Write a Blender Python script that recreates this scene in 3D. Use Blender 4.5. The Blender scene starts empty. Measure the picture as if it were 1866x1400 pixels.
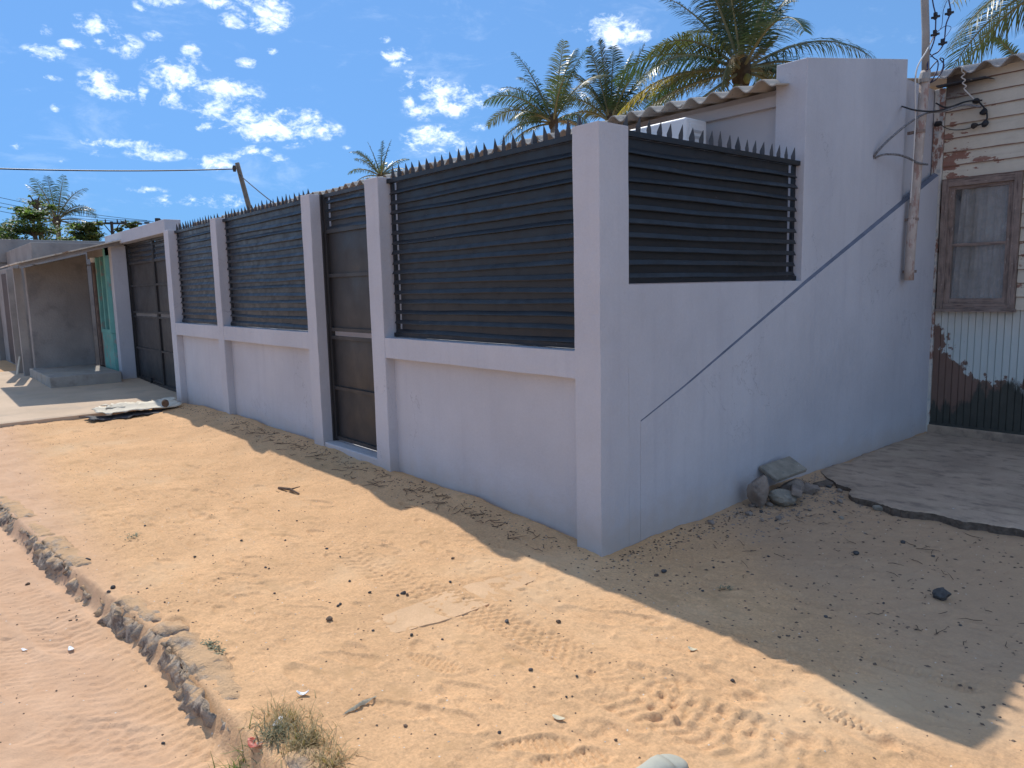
import bpy, bmesh, math, random
import numpy as np
from mathutils import Vector, Matrix
random.seed(7); rng = np.random.default_rng(11)
S = bpy.context.scene
# ------------------------------------------------------------------ camera
IW, IH, FPX = 1866.0, 1400.0, 1340.04
CR = np.array([[0.6485, -0.0842, 0.7566], [0.7609, 0.1019, -0.6408], [-0.0231, 0.9912, 0.1301]])
u_, _, vt_ = np.linalg.svd(CR); CR = u_ @ vt_
CP = np.array([2.8329, -3.0582, 1.5])
def ray(px, py): return CR @ np.array([px - IW/2, -(py - IH/2), -FPX])
def on(px, py, ax, v):
    r = ray(px, py); return CP + r*((v - CP[ax])/r[ax])
def at(px, py, dist):
    r = ray(px, py); return CP + r/np.linalg.norm(r[:2])*dist
cam = bpy.data.cameras.new('camera'); camo = bpy.data.objects.new('camera', cam)
S.collection.objects.link(camo); S.camera = camo
cam.sensor_width = 36.0; cam.lens = FPX/IW*36.0; cam.clip_start = 0.05; cam.clip_end = 3000
M = Matrix([list(CR[i]) + [CP[i]] for i in range(3)] + [[0, 0, 0, 1]]); camo.matrix_world = M
S.render.resolution_x, S.render.resolution_y = 1024, 768
# ------------------------------------------------------------------ light
SUNV = Vector((-0.849, 0.176, 1.0)).normalized()
SUN_STRENGTH, SKY_STRENGTH, EXPOSURE = 2.5, 0.15, 0.68
S.view_settings.view_transform = 'Standard'; S.view_settings.look = 'None'
S.view_settings.exposure = EXPOSURE; S.view_settings.gamma = 1.0; S.view_settings.use_curve_mapping = False
sl = bpy.data.lights.new('sun', 'SUN'); sl.energy = SUN_STRENGTH; sl.angle = math.radians(0.55); sl.color = (1.0, 0.95, 0.87)
so = bpy.data.objects.new('sun', sl); S.collection.objects.link(so)
so.rotation_euler = SUNV.to_track_quat('Z', 'Y').to_euler(); so.location = (-8, 3, 12)

class NT:
    def __init__(s, tree): s.t = tree; s.n = tree.nodes; s.l = tree.links
    def new(s, typ, **kw):
        nd = s.n.new(typ)
        for k, v in kw.items(): setattr(nd, k, v)
        return nd
    def put(s, sock, v):
        if hasattr(v, 'is_output'): s.l.new(v, sock)
        elif v is not None: sock.default_value = v
    def math(s, op, a, b=None, c=None, clamp=False):
        nd = s.new('ShaderNodeMath', operation=op, use_clamp=clamp)
        for i, v in enumerate((a, b, c)):
            if v is not None: s.put(nd.inputs[i], v)
        return nd.outputs[0]
    def vm(s, op, a, b=None):
        nd = s.new('ShaderNodeVectorMath', operation=op)
        s.put(nd.inputs[0], a)
        if b is not None: s.put(nd.inputs[1], b)
        return nd.outputs['Value'] if op in ('LENGTH', 'DOT_PRODUCT', 'DISTANCE') else nd.outputs[0]
    def noise(s, vec, scale, detail=4.0, rough=0.55, dist=0.0):
        nd = s.new('ShaderNodeTexNoise'); s.put(nd.inputs['Vector'], vec)
        nd.inputs['Scale'].default_value = scale; nd.inputs['Detail'].default_value = detail
        nd.inputs['Roughness'].default_value = rough; nd.inputs['Distortion'].default_value = dist
        return nd.outputs['Fac']
    def ss(s, v, lo, hi, a=0.0, b=1.0):
        nd = s.new('ShaderNodeMapRange', interpolation_type='SMOOTHSTEP'); s.put(nd.inputs['Value'], v)
        nd.inputs['From Min'].default_value = lo; nd.inputs['From Max'].default_value = hi
        nd.inputs['To Min'].default_value = a; nd.inputs['To Max'].default_value = b
        return nd.outputs[0]
    def lin(s, v, lo, hi, a=0.0, b=1.0):
        nd = s.new('ShaderNodeMapRange'); s.put(nd.inputs['Value'], v)
        nd.inputs['From Min'].default_value = lo; nd.inputs['From Max'].default_value = hi
        nd.inputs['To Min'].default_value = a; nd.inputs['To Max'].default_value = b
        return nd.outputs[0]
    def mix(s, fac, a, b, blend='MIX'):
        nd = s.new('ShaderNodeMix', data_type='RGBA', blend_type=blend)
        s.put(nd.inputs['Factor'], fac)
        for sock, v in ((nd.inputs[6], a), (nd.inputs[7], b)):
            s.put(sock, (*v, 1.0) if isinstance(v, tuple) and len(v) == 3 else v)
        return nd.outputs[2]

# ------------------------------------------------------------------ world: Nishita sky with fair-weather cloud puffs
W = bpy.data.worlds.new('World'); S.world = W; W.use_nodes = True
nt = NT(W.node_tree); nt.n.clear()
sky = nt.new('ShaderNodeTexSky', sky_type='NISHITA'); sky.sun_disc = False
sky.sun_elevation = math.asin(SUNV.z); sky.sun_rotation = math.atan2(SUNV.x, SUNV.y)
sky.air_density = 1.25; sky.dust_density = 0.35; sky.ozone_density = 2.5; sky.altitude = 20
# film-like shoulder on the whole sky (c / (1 + c/k) per channel)
sc_ = nt.new('ShaderNodeSeparateColor'); nt.l.new(sky.outputs[0], sc_.inputs[0]); cc_ = nt.new('ShaderNodeCombineColor')
for i_, k_ in enumerate((1.0, 2.7, 7.2)):
    nt.put(cc_.inputs[i_], nt.math('DIVIDE', sc_.outputs[i_], nt.math('ADD', nt.math('DIVIDE', sc_.outputs[i_], k_), 1.0)))
tc = nt.new('ShaderNodeTexCoord').outputs['Generated']
sep = nt.new('ShaderNodeSeparateXYZ'); nt.l.new(tc, sep.inputs[0])
az = nt.math('ARCTAN2', sep.outputs[0], sep.outputs[1]); el = nt.math('ARCSINE', sep.outputs[2])
cmb = nt.new('ShaderNodeCombineXYZ'); nt.put(cmb.inputs[0], az); nt.put(cmb.inputs[1], el)
uv = cmb.outputs[0]
def azel(px, py):
    r = ray(px, py); r = r/np.linalg.norm(r); return math.atan2(r[0], r[1]), math.asin(r[2])
clouds = [(80,96,32,13,1),(172,48,36,17,1),(132,82,20,9,.9),(180,77,17,10,.8),(228,84,28,18,.75),(322,135,46,26,1.1),(315,181,24,14,1),
 (398,165,66,18,1),(390,195,36,22,1.1),(440,215,40,24,.95),(478,236,66,18,1),(525,240,42,22,.9),(582,238,34,14,1),(560,215,24,16,.7),(478,22,42,26,1.1),(427,38,22,11,.9),
 (300,3,40,10,.95),(395,4,32,9,.9),(180,150,30,22,.9),(198,168,24,14,.95),(232,172,16,12,.8),(262,172,9,18,.7),(220,262,64,8,.9),(282,281,44,11,.9),(178,282,18,7,.9),
 (724,100,22,10,1),(728,118,14,7,.8),(744,132,14,10,.7),(798,172,50,24,1),(845,178,56,18,.8),(770,202,30,14,.8),(826,196,28,14,.9),(795,256,50,20,1),(760,262,26,13,.95),(835,264,30,12,.8),
 (1117,58,36,22,1.15),(1110,42,26,12,1),(1150,70,34,12,.9),(450,115,18,7,.9),(495,94,11,5,.7),(512,205,22,8,.8),(510,254,18,9,.8),(466,277,28,9,.9),(385,292,30,8,.8),(400,300,40,10,.8),(400,366,62,11,.85),
 (300,366,20,10,.85),(270,346,32,6,.75),(375,231,16,8,.9),(350,93,16,13,.7),(282,66,18,8,.7),(252,14,14,10,.6),(80,55,14,10,.5),(86,143,22,6,.7),(60,166,16,8,.5),(350,188,20,14,.6),(100,197,8,8,.5),(870,232,14,7,.6),(632,271,12,5,.6),(1050,54,10,6,.5),(700,72,10,5,.6),(30,266,12,7,.5),(112,296,10,10,.5),(500,290,22,8,.6),(420,290,26,9,.8)]
# unseen puffs around the view, thickened to warm the fill light, and the individual puffs of this afternoon
st = nt.vm('MULTIPLY', uv, (1, 1.55, 1))
n1 = nt.noise(st, 30.0, 8.0, .66, .5); n2 = nt.noise(st, 100.0, 5.0, .65, .3)
dirn = nt.vm('MULTIPLY', tc, (1, 1, 1.8))
fill_puffs = nt.math('MULTIPLY', nt.ss(nt.noise(dirn, 4.2, 2.0, .5), .46, .66), 1.0)
AZ0, AZ1, EL1 = azel(-60, 300)[0], azel(2050, 300)[0], azel(400, -40)[1]
frame = nt.math('MULTIPLY', nt.math('MULTIPLY', nt.ss(az, AZ0-.22, AZ0), nt.ss(az, AZ1+.22, AZ1)), nt.ss(el, EL1+.16, EL1))
fill_puffs = nt.math('MULTIPLY', fill_puffs, nt.math('SUBTRACT', 1.0, frame))
wisp = nt.math('MULTIPLY', nt.ss(nt.noise(nt.vm('MULTIPLY', uv, (1, 2.6, 1)), 9.0, 6.0, .68, .4), .52, .82), .20)
nn = nt.math('ADD', nt.math('MULTIPLY', nt.math('SUBTRACT', n1, .52), 3.4), nt.math('MULTIPLY', nt.math('SUBTRACT', n2, .5), 1.7))
ccol = nt.mix(nt.lin(n1, .3, .7, .0, 1.0), (4.2, 4.9, 6.0), (6.2, 6.6, 7.2))
def cloudy(acc):
    dens = nt.math('ADD', acc, nt.math('MULTIPLY', nn, nt.ss(acc, 0.0, .35)))
    cov = nt.math('MAXIMUM', nt.math('POWER', nt.ss(dens, .10, 1.35), .85), wisp)
    bg = nt.new('ShaderNodeBackground'); bg.inputs['Strength'].default_value = SKY_STRENGTH
    nt.l.new(nt.mix(nt.math('MULTIPLY', cov, .95), cc_.outputs[0], ccol), bg.inputs['Color']); return bg.outputs[0]
acc = fill_puffs; azs, els = [], []
for (px, py, a, b, w) in clouds:
    A, E = azel(px, py); azs.append(A); els.append(E)
    pix = math.cos(math.atan((px-IW/2)/FPX))**2/FPX
    sx_, sy_ = 1/(a*pix*1.6), 1/(b*pix*1.6)
    m_ = nt.new('ShaderNodeVectorMath', operation='MULTIPLY_ADD'); nt.l.new(uv, m_.inputs[0]); m_.inputs[1].default_value = (sx_, sy_, 0); m_.inputs[2].default_value = (-A*sx_, -E*sy_, 0)
    acc = nt.math('MAXIMUM', acc, nt.math('MULTIPLY_ADD', nt.vm('LENGTH', m_.outputs[0]), -w, w))
# the puffs lie in one part of the sky; elsewhere their sum is zero, so skip it there
inside = nt.math('MULTIPLY', nt.math('MULTIPLY', nt.math('GREATER_THAN', az, min(azs)-.12), nt.math('LESS_THAN', az, max(azs)+.12)), nt.math('LESS_THAN', el, max(els)+.12))
mxs = nt.new('ShaderNodeMixShader'); nt.put(mxs.inputs[0], inside); nt.l.new(cloudy(fill_puffs), mxs.inputs[1]); nt.l.new(cloudy(acc), mxs.inputs[2])
wo = nt.new('ShaderNodeOutputWorld'); nt.l.new(mxs.outputs[0], wo.inputs[0])

# ------------------------------------------------------------------ materials
MATS = {}
def pm(name, base, rough=.8, var=None, bump=None, layers=(), spec=.3, metal=0.0, trans=0.0, fine=None, custom=None):
    """procedural material: var=(scale, amount), bump=(scale,strength,detail), layers=(scale,lo,hi,colour,stretch)"""
    m = bpy.data.materials.new(name); m.use_nodes = True; MATS[name] = m
    t = NT(m.node_tree); t.n.clear()
    pos = t.new('ShaderNodeNewGeometry').outputs['Position']
    col = None
    c = (*base, 1.0)
    if var:
        f = t.noise(pos, var[0], 4.0, .6)
        lo = tuple(max(0, b*(1-var[1])) for b in base); hi = tuple(min(1, b*(1+var[1])) for b in base)
        col = t.mix(t.lin(f, .3, .7), lo, hi)
    else: col = t.mix(0.0, base, base)
    if fine:
        f = t.noise(pos, fine[0], 3.0, .7); col = t.mix(t.lin(f, .25, .75, 0, 1), t.mix(1.0, col, (1-fine[1],)*3, 'MULTIPLY'), t.mix(1.0, col, (1+fine[1],)*3, 'MULTIPLY'))
    for ly in layers:
        v = t.vm('MULTIPLY', pos, ly[4]) if len(ly) > 4 else pos
        f = t.ss(t.noise(v, ly[0], 4.0, .62), ly[1], ly[2]); col = t.mix(f, col, ly[3])
    rg = rough
    if custom: col, rg = custom(t, pos, col)
    b = t.new('ShaderNodeBsdfPrincipled'); t.put(b.inputs['Base Color'], col); t.put(b.inputs['Roughness'], rg)
    b.inputs['Specular IOR Level'].default_value = spec; b.inputs['Metallic'].default_value = metal
    if bump:
        h = t.noise(pos, bump[0], bump[2] if len(bump) > 2 else 5.0, .6)
        bn = t.new('ShaderNodeBump'); bn.inputs['Strength'].default_value = bump[1]; bn.inputs['Distance'].default_value = bump[3] if len(bump) > 3 else .01
        t.put(bn.inputs['Height'], h); t.l.new(bn.outputs[0], b.inputs['Normal'])
    out = t.new('ShaderNodeOutputMaterial')
    if trans:
        tr = t.new('ShaderNodeBsdfTranslucent'); t.put(tr.inputs[0], t.mix(1.0, col, (1.15, 1.45, .6), 'MULTIPLY'))
        mx = t.new('ShaderNodeMixShader'); mx.inputs[0].default_value = trans
        t.l.new(b.outputs[0], mx.inputs[1]); t.l.new(tr.outputs[0], mx.inputs[2]); t.l.new(mx.outputs[0], out.inputs[0])
    else: t.l.new(b.outputs[0], out.inputs[0])
    return m
def zsep(t, pos):
    s = t.new('ShaderNodeSeparateXYZ'); t.l.new(pos, s.inputs[0]); return s.outputs

def sandf(t, pos, col):
    s = zsep(t, pos)
    road = t.ss(t.math('ADD', s[1], t.math('MULTIPLY', s[0], .05)), -2.1, -2.6)
    col = t.mix(t.math('MULTIPLY', road, .8), col, t.mix(t.lin(t.noise(pos, 5.0, 6.0), .3, .7), (.53, .325, .205), (.65, .42, .275)))
    # earth darkens to loamy brown by the old house
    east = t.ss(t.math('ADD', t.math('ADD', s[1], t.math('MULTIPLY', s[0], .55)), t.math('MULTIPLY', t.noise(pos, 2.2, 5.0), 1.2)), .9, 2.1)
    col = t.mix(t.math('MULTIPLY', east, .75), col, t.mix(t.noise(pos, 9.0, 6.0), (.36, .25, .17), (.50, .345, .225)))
    # scattered pale grit and dark crumbs
    v = t.new('ShaderNodeTexVoronoi'); t.put(v.inputs['Vector'], pos); v.inputs['Scale'].default_value = 34.0
    wn = t.new('ShaderNodeSeparateColor'); t.l.new(v.outputs['Color'], wn.inputs[0])
    spot = t.ss(v.outputs['Distance'], .16, .10)
    col = t.mix(t.math('MULTIPLY', spot, t.ss(wn.outputs[0], .93, .935)), col, (.66, .58, .48))
    col = t.mix(t.math('MULTIPLY', spot, t.ss(wn.outputs[1], .95, .955)), col, (.10, .075, .06))
    return col, .95
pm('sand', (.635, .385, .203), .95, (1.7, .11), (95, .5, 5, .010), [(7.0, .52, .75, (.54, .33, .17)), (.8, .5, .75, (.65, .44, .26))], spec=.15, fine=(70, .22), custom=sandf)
def wallf(t, pos, col):
    s = zsep(t, pos)
    h = t.math('ADD', s[2], t.math('MULTIPLY', t.noise(pos, 9.0, 5.0), .22))
    col = t.mix(t.math('MULTIPLY', t.ss(h, .36, .02), .55), col, (.46, .37, .29))
    cr_ = t.math('ABSOLUTE', t.math('SUBTRACT', t.noise(pos, 1.6, 6.0, .6, .6), .5))
    col = t.mix(t.math('MULTIPLY', t.math('MULTIPLY', t.ss(cr_, .0035, .0008), t.ss(t.noise(pos, .9, 2.0), .52, .6)), .5), col, (.24, .24, .28))
    pt_ = t.ss(t.noise(pos, .75, 3.0, .5), .50, .60)
    col = t.mix(t.math('MULTIPLY', pt_, .16), col, (.58, .58, .60))
    v = t.vm('MULTIPLY', pos, (5.0, 5.0, .35))
    col = t.mix(t.math('MULTIPLY', t.ss(t.noise(v, 2.0, 5.0, .6), .47, .78), .28), col, (.38, .385, .44))
    sc = t.vm('MULTIPLY', pos, (1.0, 1.0, 2.5))
    col = t.mix(t.math('MULTIPLY', t.ss(t.noise(sc, 16.0, 3.0, .5), .72, .78), .35), col, (.34, .33, .36))
    return col, t.lin(t.noise(pos, 3.0, 4.0), .3, .7, .6, .8)
pm('wall_paint', (.485, .495, .54), .7, (1.1, .08), (7, .38, 7, .022), spec=.25, fine=(60, .045), custom=wallf)
pm('ledge_paint', (.14, .155, .20), .85, (6, .2), (60, .3), spec=.2)
pm('house_paint', (.49, .49, .52), .8, (1.5, .06), (30, .2), spec=.2)
def steelf(t, pos, col):
    s = zsep(t, pos)
    v = t.vm('MULTIPLY', pos, (1.2, 1.2, 12))
    dust = t.ss(t.noise(v, 3.0, 6.0, .65), .45, .8)
    col = t.mix(t.math('MULTIPLY', dust, .35), col, (.028, .030, .034))
    spk = t.ss(t.noise(pos, 45.0, 2.0, .4), .77, .80)
    col = t.mix(t.math('MULTIPLY', spk, .5), col, (.30, .30, .31))
    return col, t.lin(t.noise(pos, 12.0, 4.0), .3, .7, .30, .5)
pm('black_steel', (.011, .014, .019), .4, (4, .2), (25, .08, 4, .006), spec=.35, custom=steelf)
def sheetf(t, pos, col):
    s = zsep(t, pos)
    v = t.vm('MULTIPLY', pos, (2.0, 2.0, .6))
    col = t.mix(t.math('MULTIPLY', t.ss(t.noise(v, 3.0, 6.0, .6), .4, .8), .4), col, (.058, .054, .050))
    return col, t.lin(t.noise(pos, 5.0, 4.0), .3, .7, .35, .55)
pm('gate_steel', (.024, .024, .026), .45, (2, .2), (6, .14, 3, .02), spec=.4, custom=sheetf)
pm('spike_steel', (.045, .048, .056), .5, (15, .3), spec=.4)
pm('fibre_cement', (.42, .38, .33), .9, (3, .15), (60, .3), [(4, .5, .75, (.29, .26, .23), (3, .5, 1)), (14, .6, .75, (.20, .18, .16))], spec=.15)
pm('weathered_sheet', (.30, .28, .27), .8, (5, .2), (50, .3), [(5, .5, .7, (.18, .15, .13)), (9, .55, .72, (.42, .40, .38))], spec=.2)
pm('ac_white', (.72, .73, .74), .45, (4, .05), spec=.4)
pm('ac_dark', (.45, .455, .46), .5, spec=.4)
pm('concrete', (.36, .33, .295), .92, (2.2, .16), (45, .4, 6, .012), [(5, .5, .75, (.27, .24, .21)), (1.2, .5, .7, (.44, .38, .30))], spec=.15, fine=(120, .10))
pm('apron_concrete', (.58, .44, .315), .92, (1.2, .12), (60, .35, 6, .012), [(2, .5, .75, (.47, .375, .29))], spec=.15, fine=(120, .08))
pm('slab_concrete', (.42, .315, .235), .92, (2.2, .2), (30, .5, 6, .015), [(6, .48, .66, (.27, .205, .16), (1, 1.5, 1)), (2.0, .5, .7, (.48, .37, .27), (1, 2, 1)), (18, .70, .74, (.50, .47, .44))], spec=.15, fine=(100, .10))
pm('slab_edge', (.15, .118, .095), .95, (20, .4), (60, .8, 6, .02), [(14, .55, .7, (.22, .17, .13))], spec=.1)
pm('strip_concrete', (.645, .42, .245), .92, (4, .12), (60, .5, 6, .01), [(6, .5, .7, (.60, .39, .225))], spec=.15, fine=(120, .10))
pm('grey_render', (.29, .275, .265), .92, (1.6, .16), (28, .4, 6, .015), [(2.5, .5, .75, (.21, .20, .20)), (1.0, .55, .7, (.36, .34, .32))], spec=.15)
pm('kerb_stone', (.30, .265, .235), .95, (9, .22), (70, .7, 6, .015), [(16, .48, .62, (.17, .155, .145)), (5, .5, .7, (.40, .34, .27))], spec=.15, fine=(150, .18))
def dusty(t, pos, col):
    g = t.new('ShaderNodeNewGeometry'); s = t.new('ShaderNodeSeparateXYZ'); t.l.new(g.outputs['True Normal'], s.inputs[0])
    f = t.math('MULTIPLY', t.ss(s.outputs[2], .55, .9), t.ss(t.noise(pos, 7.0, 5.0), .28, .48))
    return t.mix(f, col, (.59, .38, .215)), .95
pm('kerb_sandy', (.40, .32, .245), .95, (9, .22), (70, .8, 6, .015), [(16, .48, .62, (.20, .16, .13)), (30, .60, .70, (.50, .43, .35))], spec=.15, fine=(150, .18), custom=dusty)
pm('rubble_stone', (.27, .22, .185), .95, (12, .2), (60, .7, 6, .01), [(20, .55, .7, (.17, .14, .125)), (38, .68, .71, (.62, .60, .58))], spec=.15)
pm('rubble_grey', (.28, .25, .205), .95, (12, .2), (60, .6, 6, .01), [(20, .55, .7, (.20, .185, .165)), (30, .70, .73, (.70, .70, .70))], spec=.15)
pm('dark_pebble', (.085, .080, .078), .85, (40, .4), (120, .5), spec=.25)
pm('pale_pebble', (.55, .47, .38), .9, (40, .2), spec=.2)
pm('brown_clod', (.16, .115, .085), .95, (40, .3), (120, .6), spec=.1)
def peel(t, pos, col, lower):
    s = zsep(t, pos)
    if lower:
        n = t.noise(t.vm('MULTIPLY', pos, (1, 1, .7)), 5.0, 7.0, .65); n2 = t.noise(t.vm('MULTIPLY', pos, (1, 1, .35)), 14.0, 6.0, .6)
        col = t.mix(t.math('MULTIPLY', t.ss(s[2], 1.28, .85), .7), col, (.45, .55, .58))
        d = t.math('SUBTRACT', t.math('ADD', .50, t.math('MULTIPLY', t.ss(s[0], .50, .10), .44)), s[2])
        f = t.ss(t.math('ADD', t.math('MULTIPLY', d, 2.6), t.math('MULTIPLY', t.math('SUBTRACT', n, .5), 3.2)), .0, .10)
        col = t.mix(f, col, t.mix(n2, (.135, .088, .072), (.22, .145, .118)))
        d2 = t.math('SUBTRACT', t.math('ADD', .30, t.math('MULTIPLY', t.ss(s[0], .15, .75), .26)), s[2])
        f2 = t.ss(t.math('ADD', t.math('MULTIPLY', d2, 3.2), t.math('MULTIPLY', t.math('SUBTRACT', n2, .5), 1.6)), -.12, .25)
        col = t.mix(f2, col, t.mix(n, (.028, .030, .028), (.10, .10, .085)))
    else:
        n = t.noise(t.vm('MULTIPLY', pos, (.8, 1, 1.8)), 7.0, 7.0, .62)
        edge = t.ss(s[0], .75, .02, -.06, .13)
        low = t.ss(s[2], 2.75, 2.42, 0.0, .12)
        f = t.ss(t.math('ADD', t.math('ADD', n, edge), low), .685, .70)
        col = t.mix(f, col, t.mix(t.noise(pos, 30.0, 4.0), (.22, .11, .08), (.34, .19, .15)))
        col = t.mix(t.math('MULTIPLY', t.ss(t.noise(t.vm('MULTIPLY', pos, (.3, 1, 3)), 6.0, 4.0), .5, .75), .5), col, (.40, .36, .30))
        fr_ = t.math('FRACT', t.math('DIVIDE', t.math('SUBTRACT', s[2], 2.405-1.22), .122))
        col = t.mix(t.ss(t.math('ADD', fr_, t.math('MULTIPLY', t.noise(t.vm('MULTIPLY', pos, (.5, 1, 1)), 9.0, 3.0), .13)), .145, .105), col, (.23, .145, .115))
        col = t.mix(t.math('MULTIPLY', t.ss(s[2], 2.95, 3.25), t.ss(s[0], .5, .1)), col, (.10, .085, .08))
    return col, .8
pm('peeling_siding', (.58, .53, .44), .8, (5, .10), (60, .4, 6, .006), spec=.2, custom=lambda t, p, c: peel(t, p, c, False))
pm('peeling_beadboard', (.58, .55, .48), .8, (5, .10), (60, .4, 6, .006), spec=.2, custom=lambda t, p, c: peel(t, p, c, True))
pm('old_wood', (.25, .195, .17), .85, (9, .25), (60, .6, 6, .006), [(10, .5, .7, (.10, .075, .07), (8, 8, .6)), (25, .64, .70, (.46, .43, .40), (4, 4, 1))], spec=.2)
pm('old_wood_h', (.25, .195, .17), .85, (9, .25), (60, .6, 6, .006), [(10, .5, .7, (.10, .075, .07), (.6, 8, 8)), (25, .64, .70, (.42, .38, .35), (1, 4, 4))], spec=.2)
pm('corner_post_paint', (.55, .53, .49), .85, (6, .12), (60, .6), [(9, .50, .60, (.26, .15, .12), (2, 2, .8)), (14, .55, .65, (.40, .42, .42))], spec=.2)
pm('curtain', (.74, .72, .68), .9, (6, .12), spec=.1, layers=[(4, .5, .75, (.48, .43, .40), (8, 8, .4))])
pm('dark_room', (.03, .03, .035), .9)
pm('pipe_paint', (.44, .38, .34), .75, (8, .15), (50, .5), [(9, .5, .62, (.33, .22, .19), (2, 2, .7)), (16, .60, .68, (.60, .56, .52), (3, 3, .7))], spec=.3)
pm('pipe_grey', (.30, .285, .27), .55, (8, .12), (50, .2), spec=.4)
pm('cable_black', (.018, .018, .022), .5, spec=.4)
pm('cable_blue', (.03, .028, .085), .45, spec=.4)
pm('cable_white', (.62, .60, .57), .6, spec=.3)
pm('cable_grey', (.17, .17, .18), .6, (60, .6), spec=.3)
pm('teal_paint', (.16, .40, .36), .7, (5, .15), (40, .3), [(6, .52, .66, (.30, .30, .27))], spec=.25)
pm('brown_door', (.075, .055, .05), .7, (5, .2), spec=.25)
pm('rusty_sheet', (.58, .52, .43), .8, (4, .2), (40, .4), [(5, .5, .65, (.26, .17, .11))], spec=.2)
pm('wood_pole', (.20, .165, .13), .9, (9, .2), (60, .5), [(8, .5, .7, (.13, .11, .09), (6, 6, .4))], spec=.15)
pm('dark_pole', (.055, .052, .05), .85, (9, .2), spec=.2)
pm('palm_green', (.070, .115, .055), .42, (.9, .35), spec=.6, trans=.2)
pm('palm_deep', (.050, .080, .038), .42, (.9, .35), spec=.6, trans=.15)
pm('palm_olive', (.15, .155, .075), .5, (.9, .3), spec=.5, trans=.22)
pm('palm_yellow', (.42, .30, .035), .55, (2.5, .25), [], [], spec=.35, trans=.40)
pm('palm_dry', (.34, .26, .15), .8, (2.5, .25), spec=.2, trans=.15)
pm('palm_rib', (.19, .185, .10), .6, (2, .2), spec=.35)
pm('palm_trunk', (.20, .175, .145), .9, (6, .25), (20, .6), [(9, .5, .65, (.12, .10, .085), (.5, .5, 4))], spec=.15)
pm('palm_fibre', (.085, .065, .045), .95, (9, .3), (60, .8), spec=.1)
pm('nut_green', (.16, .16, .05), .5, (5, .25), spec=.4)
pm('leaf_bright', (.16, .215, .07), .55, (.7, .3), spec=.4, trans=.35)
pm('leaf_dark', (.065, .10, .045), .55, (.7, .3), spec=.4, trans=.28)
pm('bark', (.14, .11, .085), .9, (6, .25), (30, .6), spec=.15)
pm('cardboard_pale', (.66, .60, .49), .9, (7, .10), (30, .3), [(5, .56, .7, (.48, .41, .31)), (14, .68, .74, (.28, .23, .18))], spec=.15)
pm('cardboard_dark', (.055, .055, .062), .7, (7, .3), [ ][:] or None, [(16, .6, .7, (.22, .21, .2))], spec=.25)
pm('dry_stick', (.13, .09, .065), .9, (30, .3), (120, .5), spec=.15)
pm('dry_husk', (.62, .54, .38), .85, (30, .15), spec=.2)
pm('straw', (.42, .31, .17), .8, (14, .3), spec=.2, trans=.2)
pm('weed_green', (.16, .19, .06), .7, (14, .3), spec=.2, trans=.2)
pm('weed_grey', (.20, .20, .12), .7, (30, .4), spec=.2)
pm('twig_litter', (.10, .07, .05), .9, (30, .4), spec=.1)
pm('plastic_white', (.80, .81, .82), .4, spec=.4)
pm('plastic_red', (.50, .10, .06), .5, (60, .3), spec=.4)
pm('shoe_canvas', (.46, .45, .37), .7, (14, .08), (300, .2), [(9, .55, .75, (.42, .39, .31))], spec=.25)
pm('shoe_sole', (.06, .05, .045), .8, spec=.25)
pm('porcelain', (.55, .52, .48), .4, spec=.5)
# glass
gm = bpy.data.materials.new('window_glass'); gm.use_nodes = True; t = NT(gm.node_tree); t.n.clear(); MATS['window_glass'] = gm
pos = t.new('ShaderNodeNewGeometry').outputs['Position']
gl = t.new('ShaderNodeBsdfGlossy'); gl.inputs['Roughness'].default_value = .08; gl.inputs['Color'].default_value = (.8, .85, .9, 1)
tr = t.new('ShaderNodeBsdfTransparent'); tr.inputs[0].default_value = (.92, .93, .94, 1)
df = t.new('ShaderNodeBsdfDiffuse'); df.inputs[0].default_value = (.30, .28, .26, 1)
m1 = t.new('ShaderNodeMixShader'); t.put(m1.inputs[0], t.lin(t.noise(pos, 6.0, 6.0), .3, .75, .10, .50)); t.l.new(tr.outputs[0], m1.inputs[1]); t.l.new(df.outputs[0], m1.inputs[2])
m2 = t.new('ShaderNodeMixShader'); m2.inputs[0].default_value = .10; t.l.new(m1.outputs[0], m2.inputs[1]); t.l.new(gl.outputs[0], m2.inputs[2])
o = t.new('ShaderNodeOutputMaterial'); t.l.new(m2.outputs[0], o.inputs[0])

# ------------------------------------------------------------------ object helpers
COL = S.collection
def wl(o):
    p = Vector((0, 0, 0))
    while o: p += o.location; o = o.parent
    return p
def tag(o, label=None, cat=None, group=None, kind=None):
    if label: o['label'] = label
    if cat: o['category'] = cat
    if group: o['group'] = group
    if kind: o['kind'] = kind
    return o
def empty(name, loc, label, cat, group=None):
    o = bpy.data.objects.new(name, None); o.empty_display_size = .2; COL.objects.link(o); o.location = loc
    return tag(o, label, cat, group)
def mesh_obj(name, vf, mat, parent=None, smooth=False, origin=None):
    """vf = (verts, faces) in world space; the mesh is stored relative to its parent (or to origin)"""
    v, f = vf
    off = wl(parent) if parent else Vector(origin if origin is not None else (0, 0, 0))
    me = bpy.data.meshes.new(name)
    me.from_pydata([(p[0]-off.x, p[1]-off.y, p[2]-off.z) for p in v], [], [tuple(q) for q in f]); me.update()
    mats = mat if isinstance(mat, (list, tuple)) else [mat]
    for mm in mats: me.materials.append(MATS[mm])
    if smooth: me.polygons.foreach_set('use_smooth', [True]*len(me.polygons))
    o = bpy.data.objects.new(name, me); COL.objects.link(o)
    if parent: o.parent = parent
    else: o.location = off
    return o
def inst(name, me, wloc, parent=None, rot=None, scale=None):
    o = bpy.data.objects.new(name, me); COL.objects.link(o)
    off = wl(parent) if parent else Vector((0, 0, 0))
    if parent: o.parent = parent
    o.location = Vector(wloc) - off
    if rot: o.rotation_euler = rot
    if scale: o.scale = scale
    return o
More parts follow.
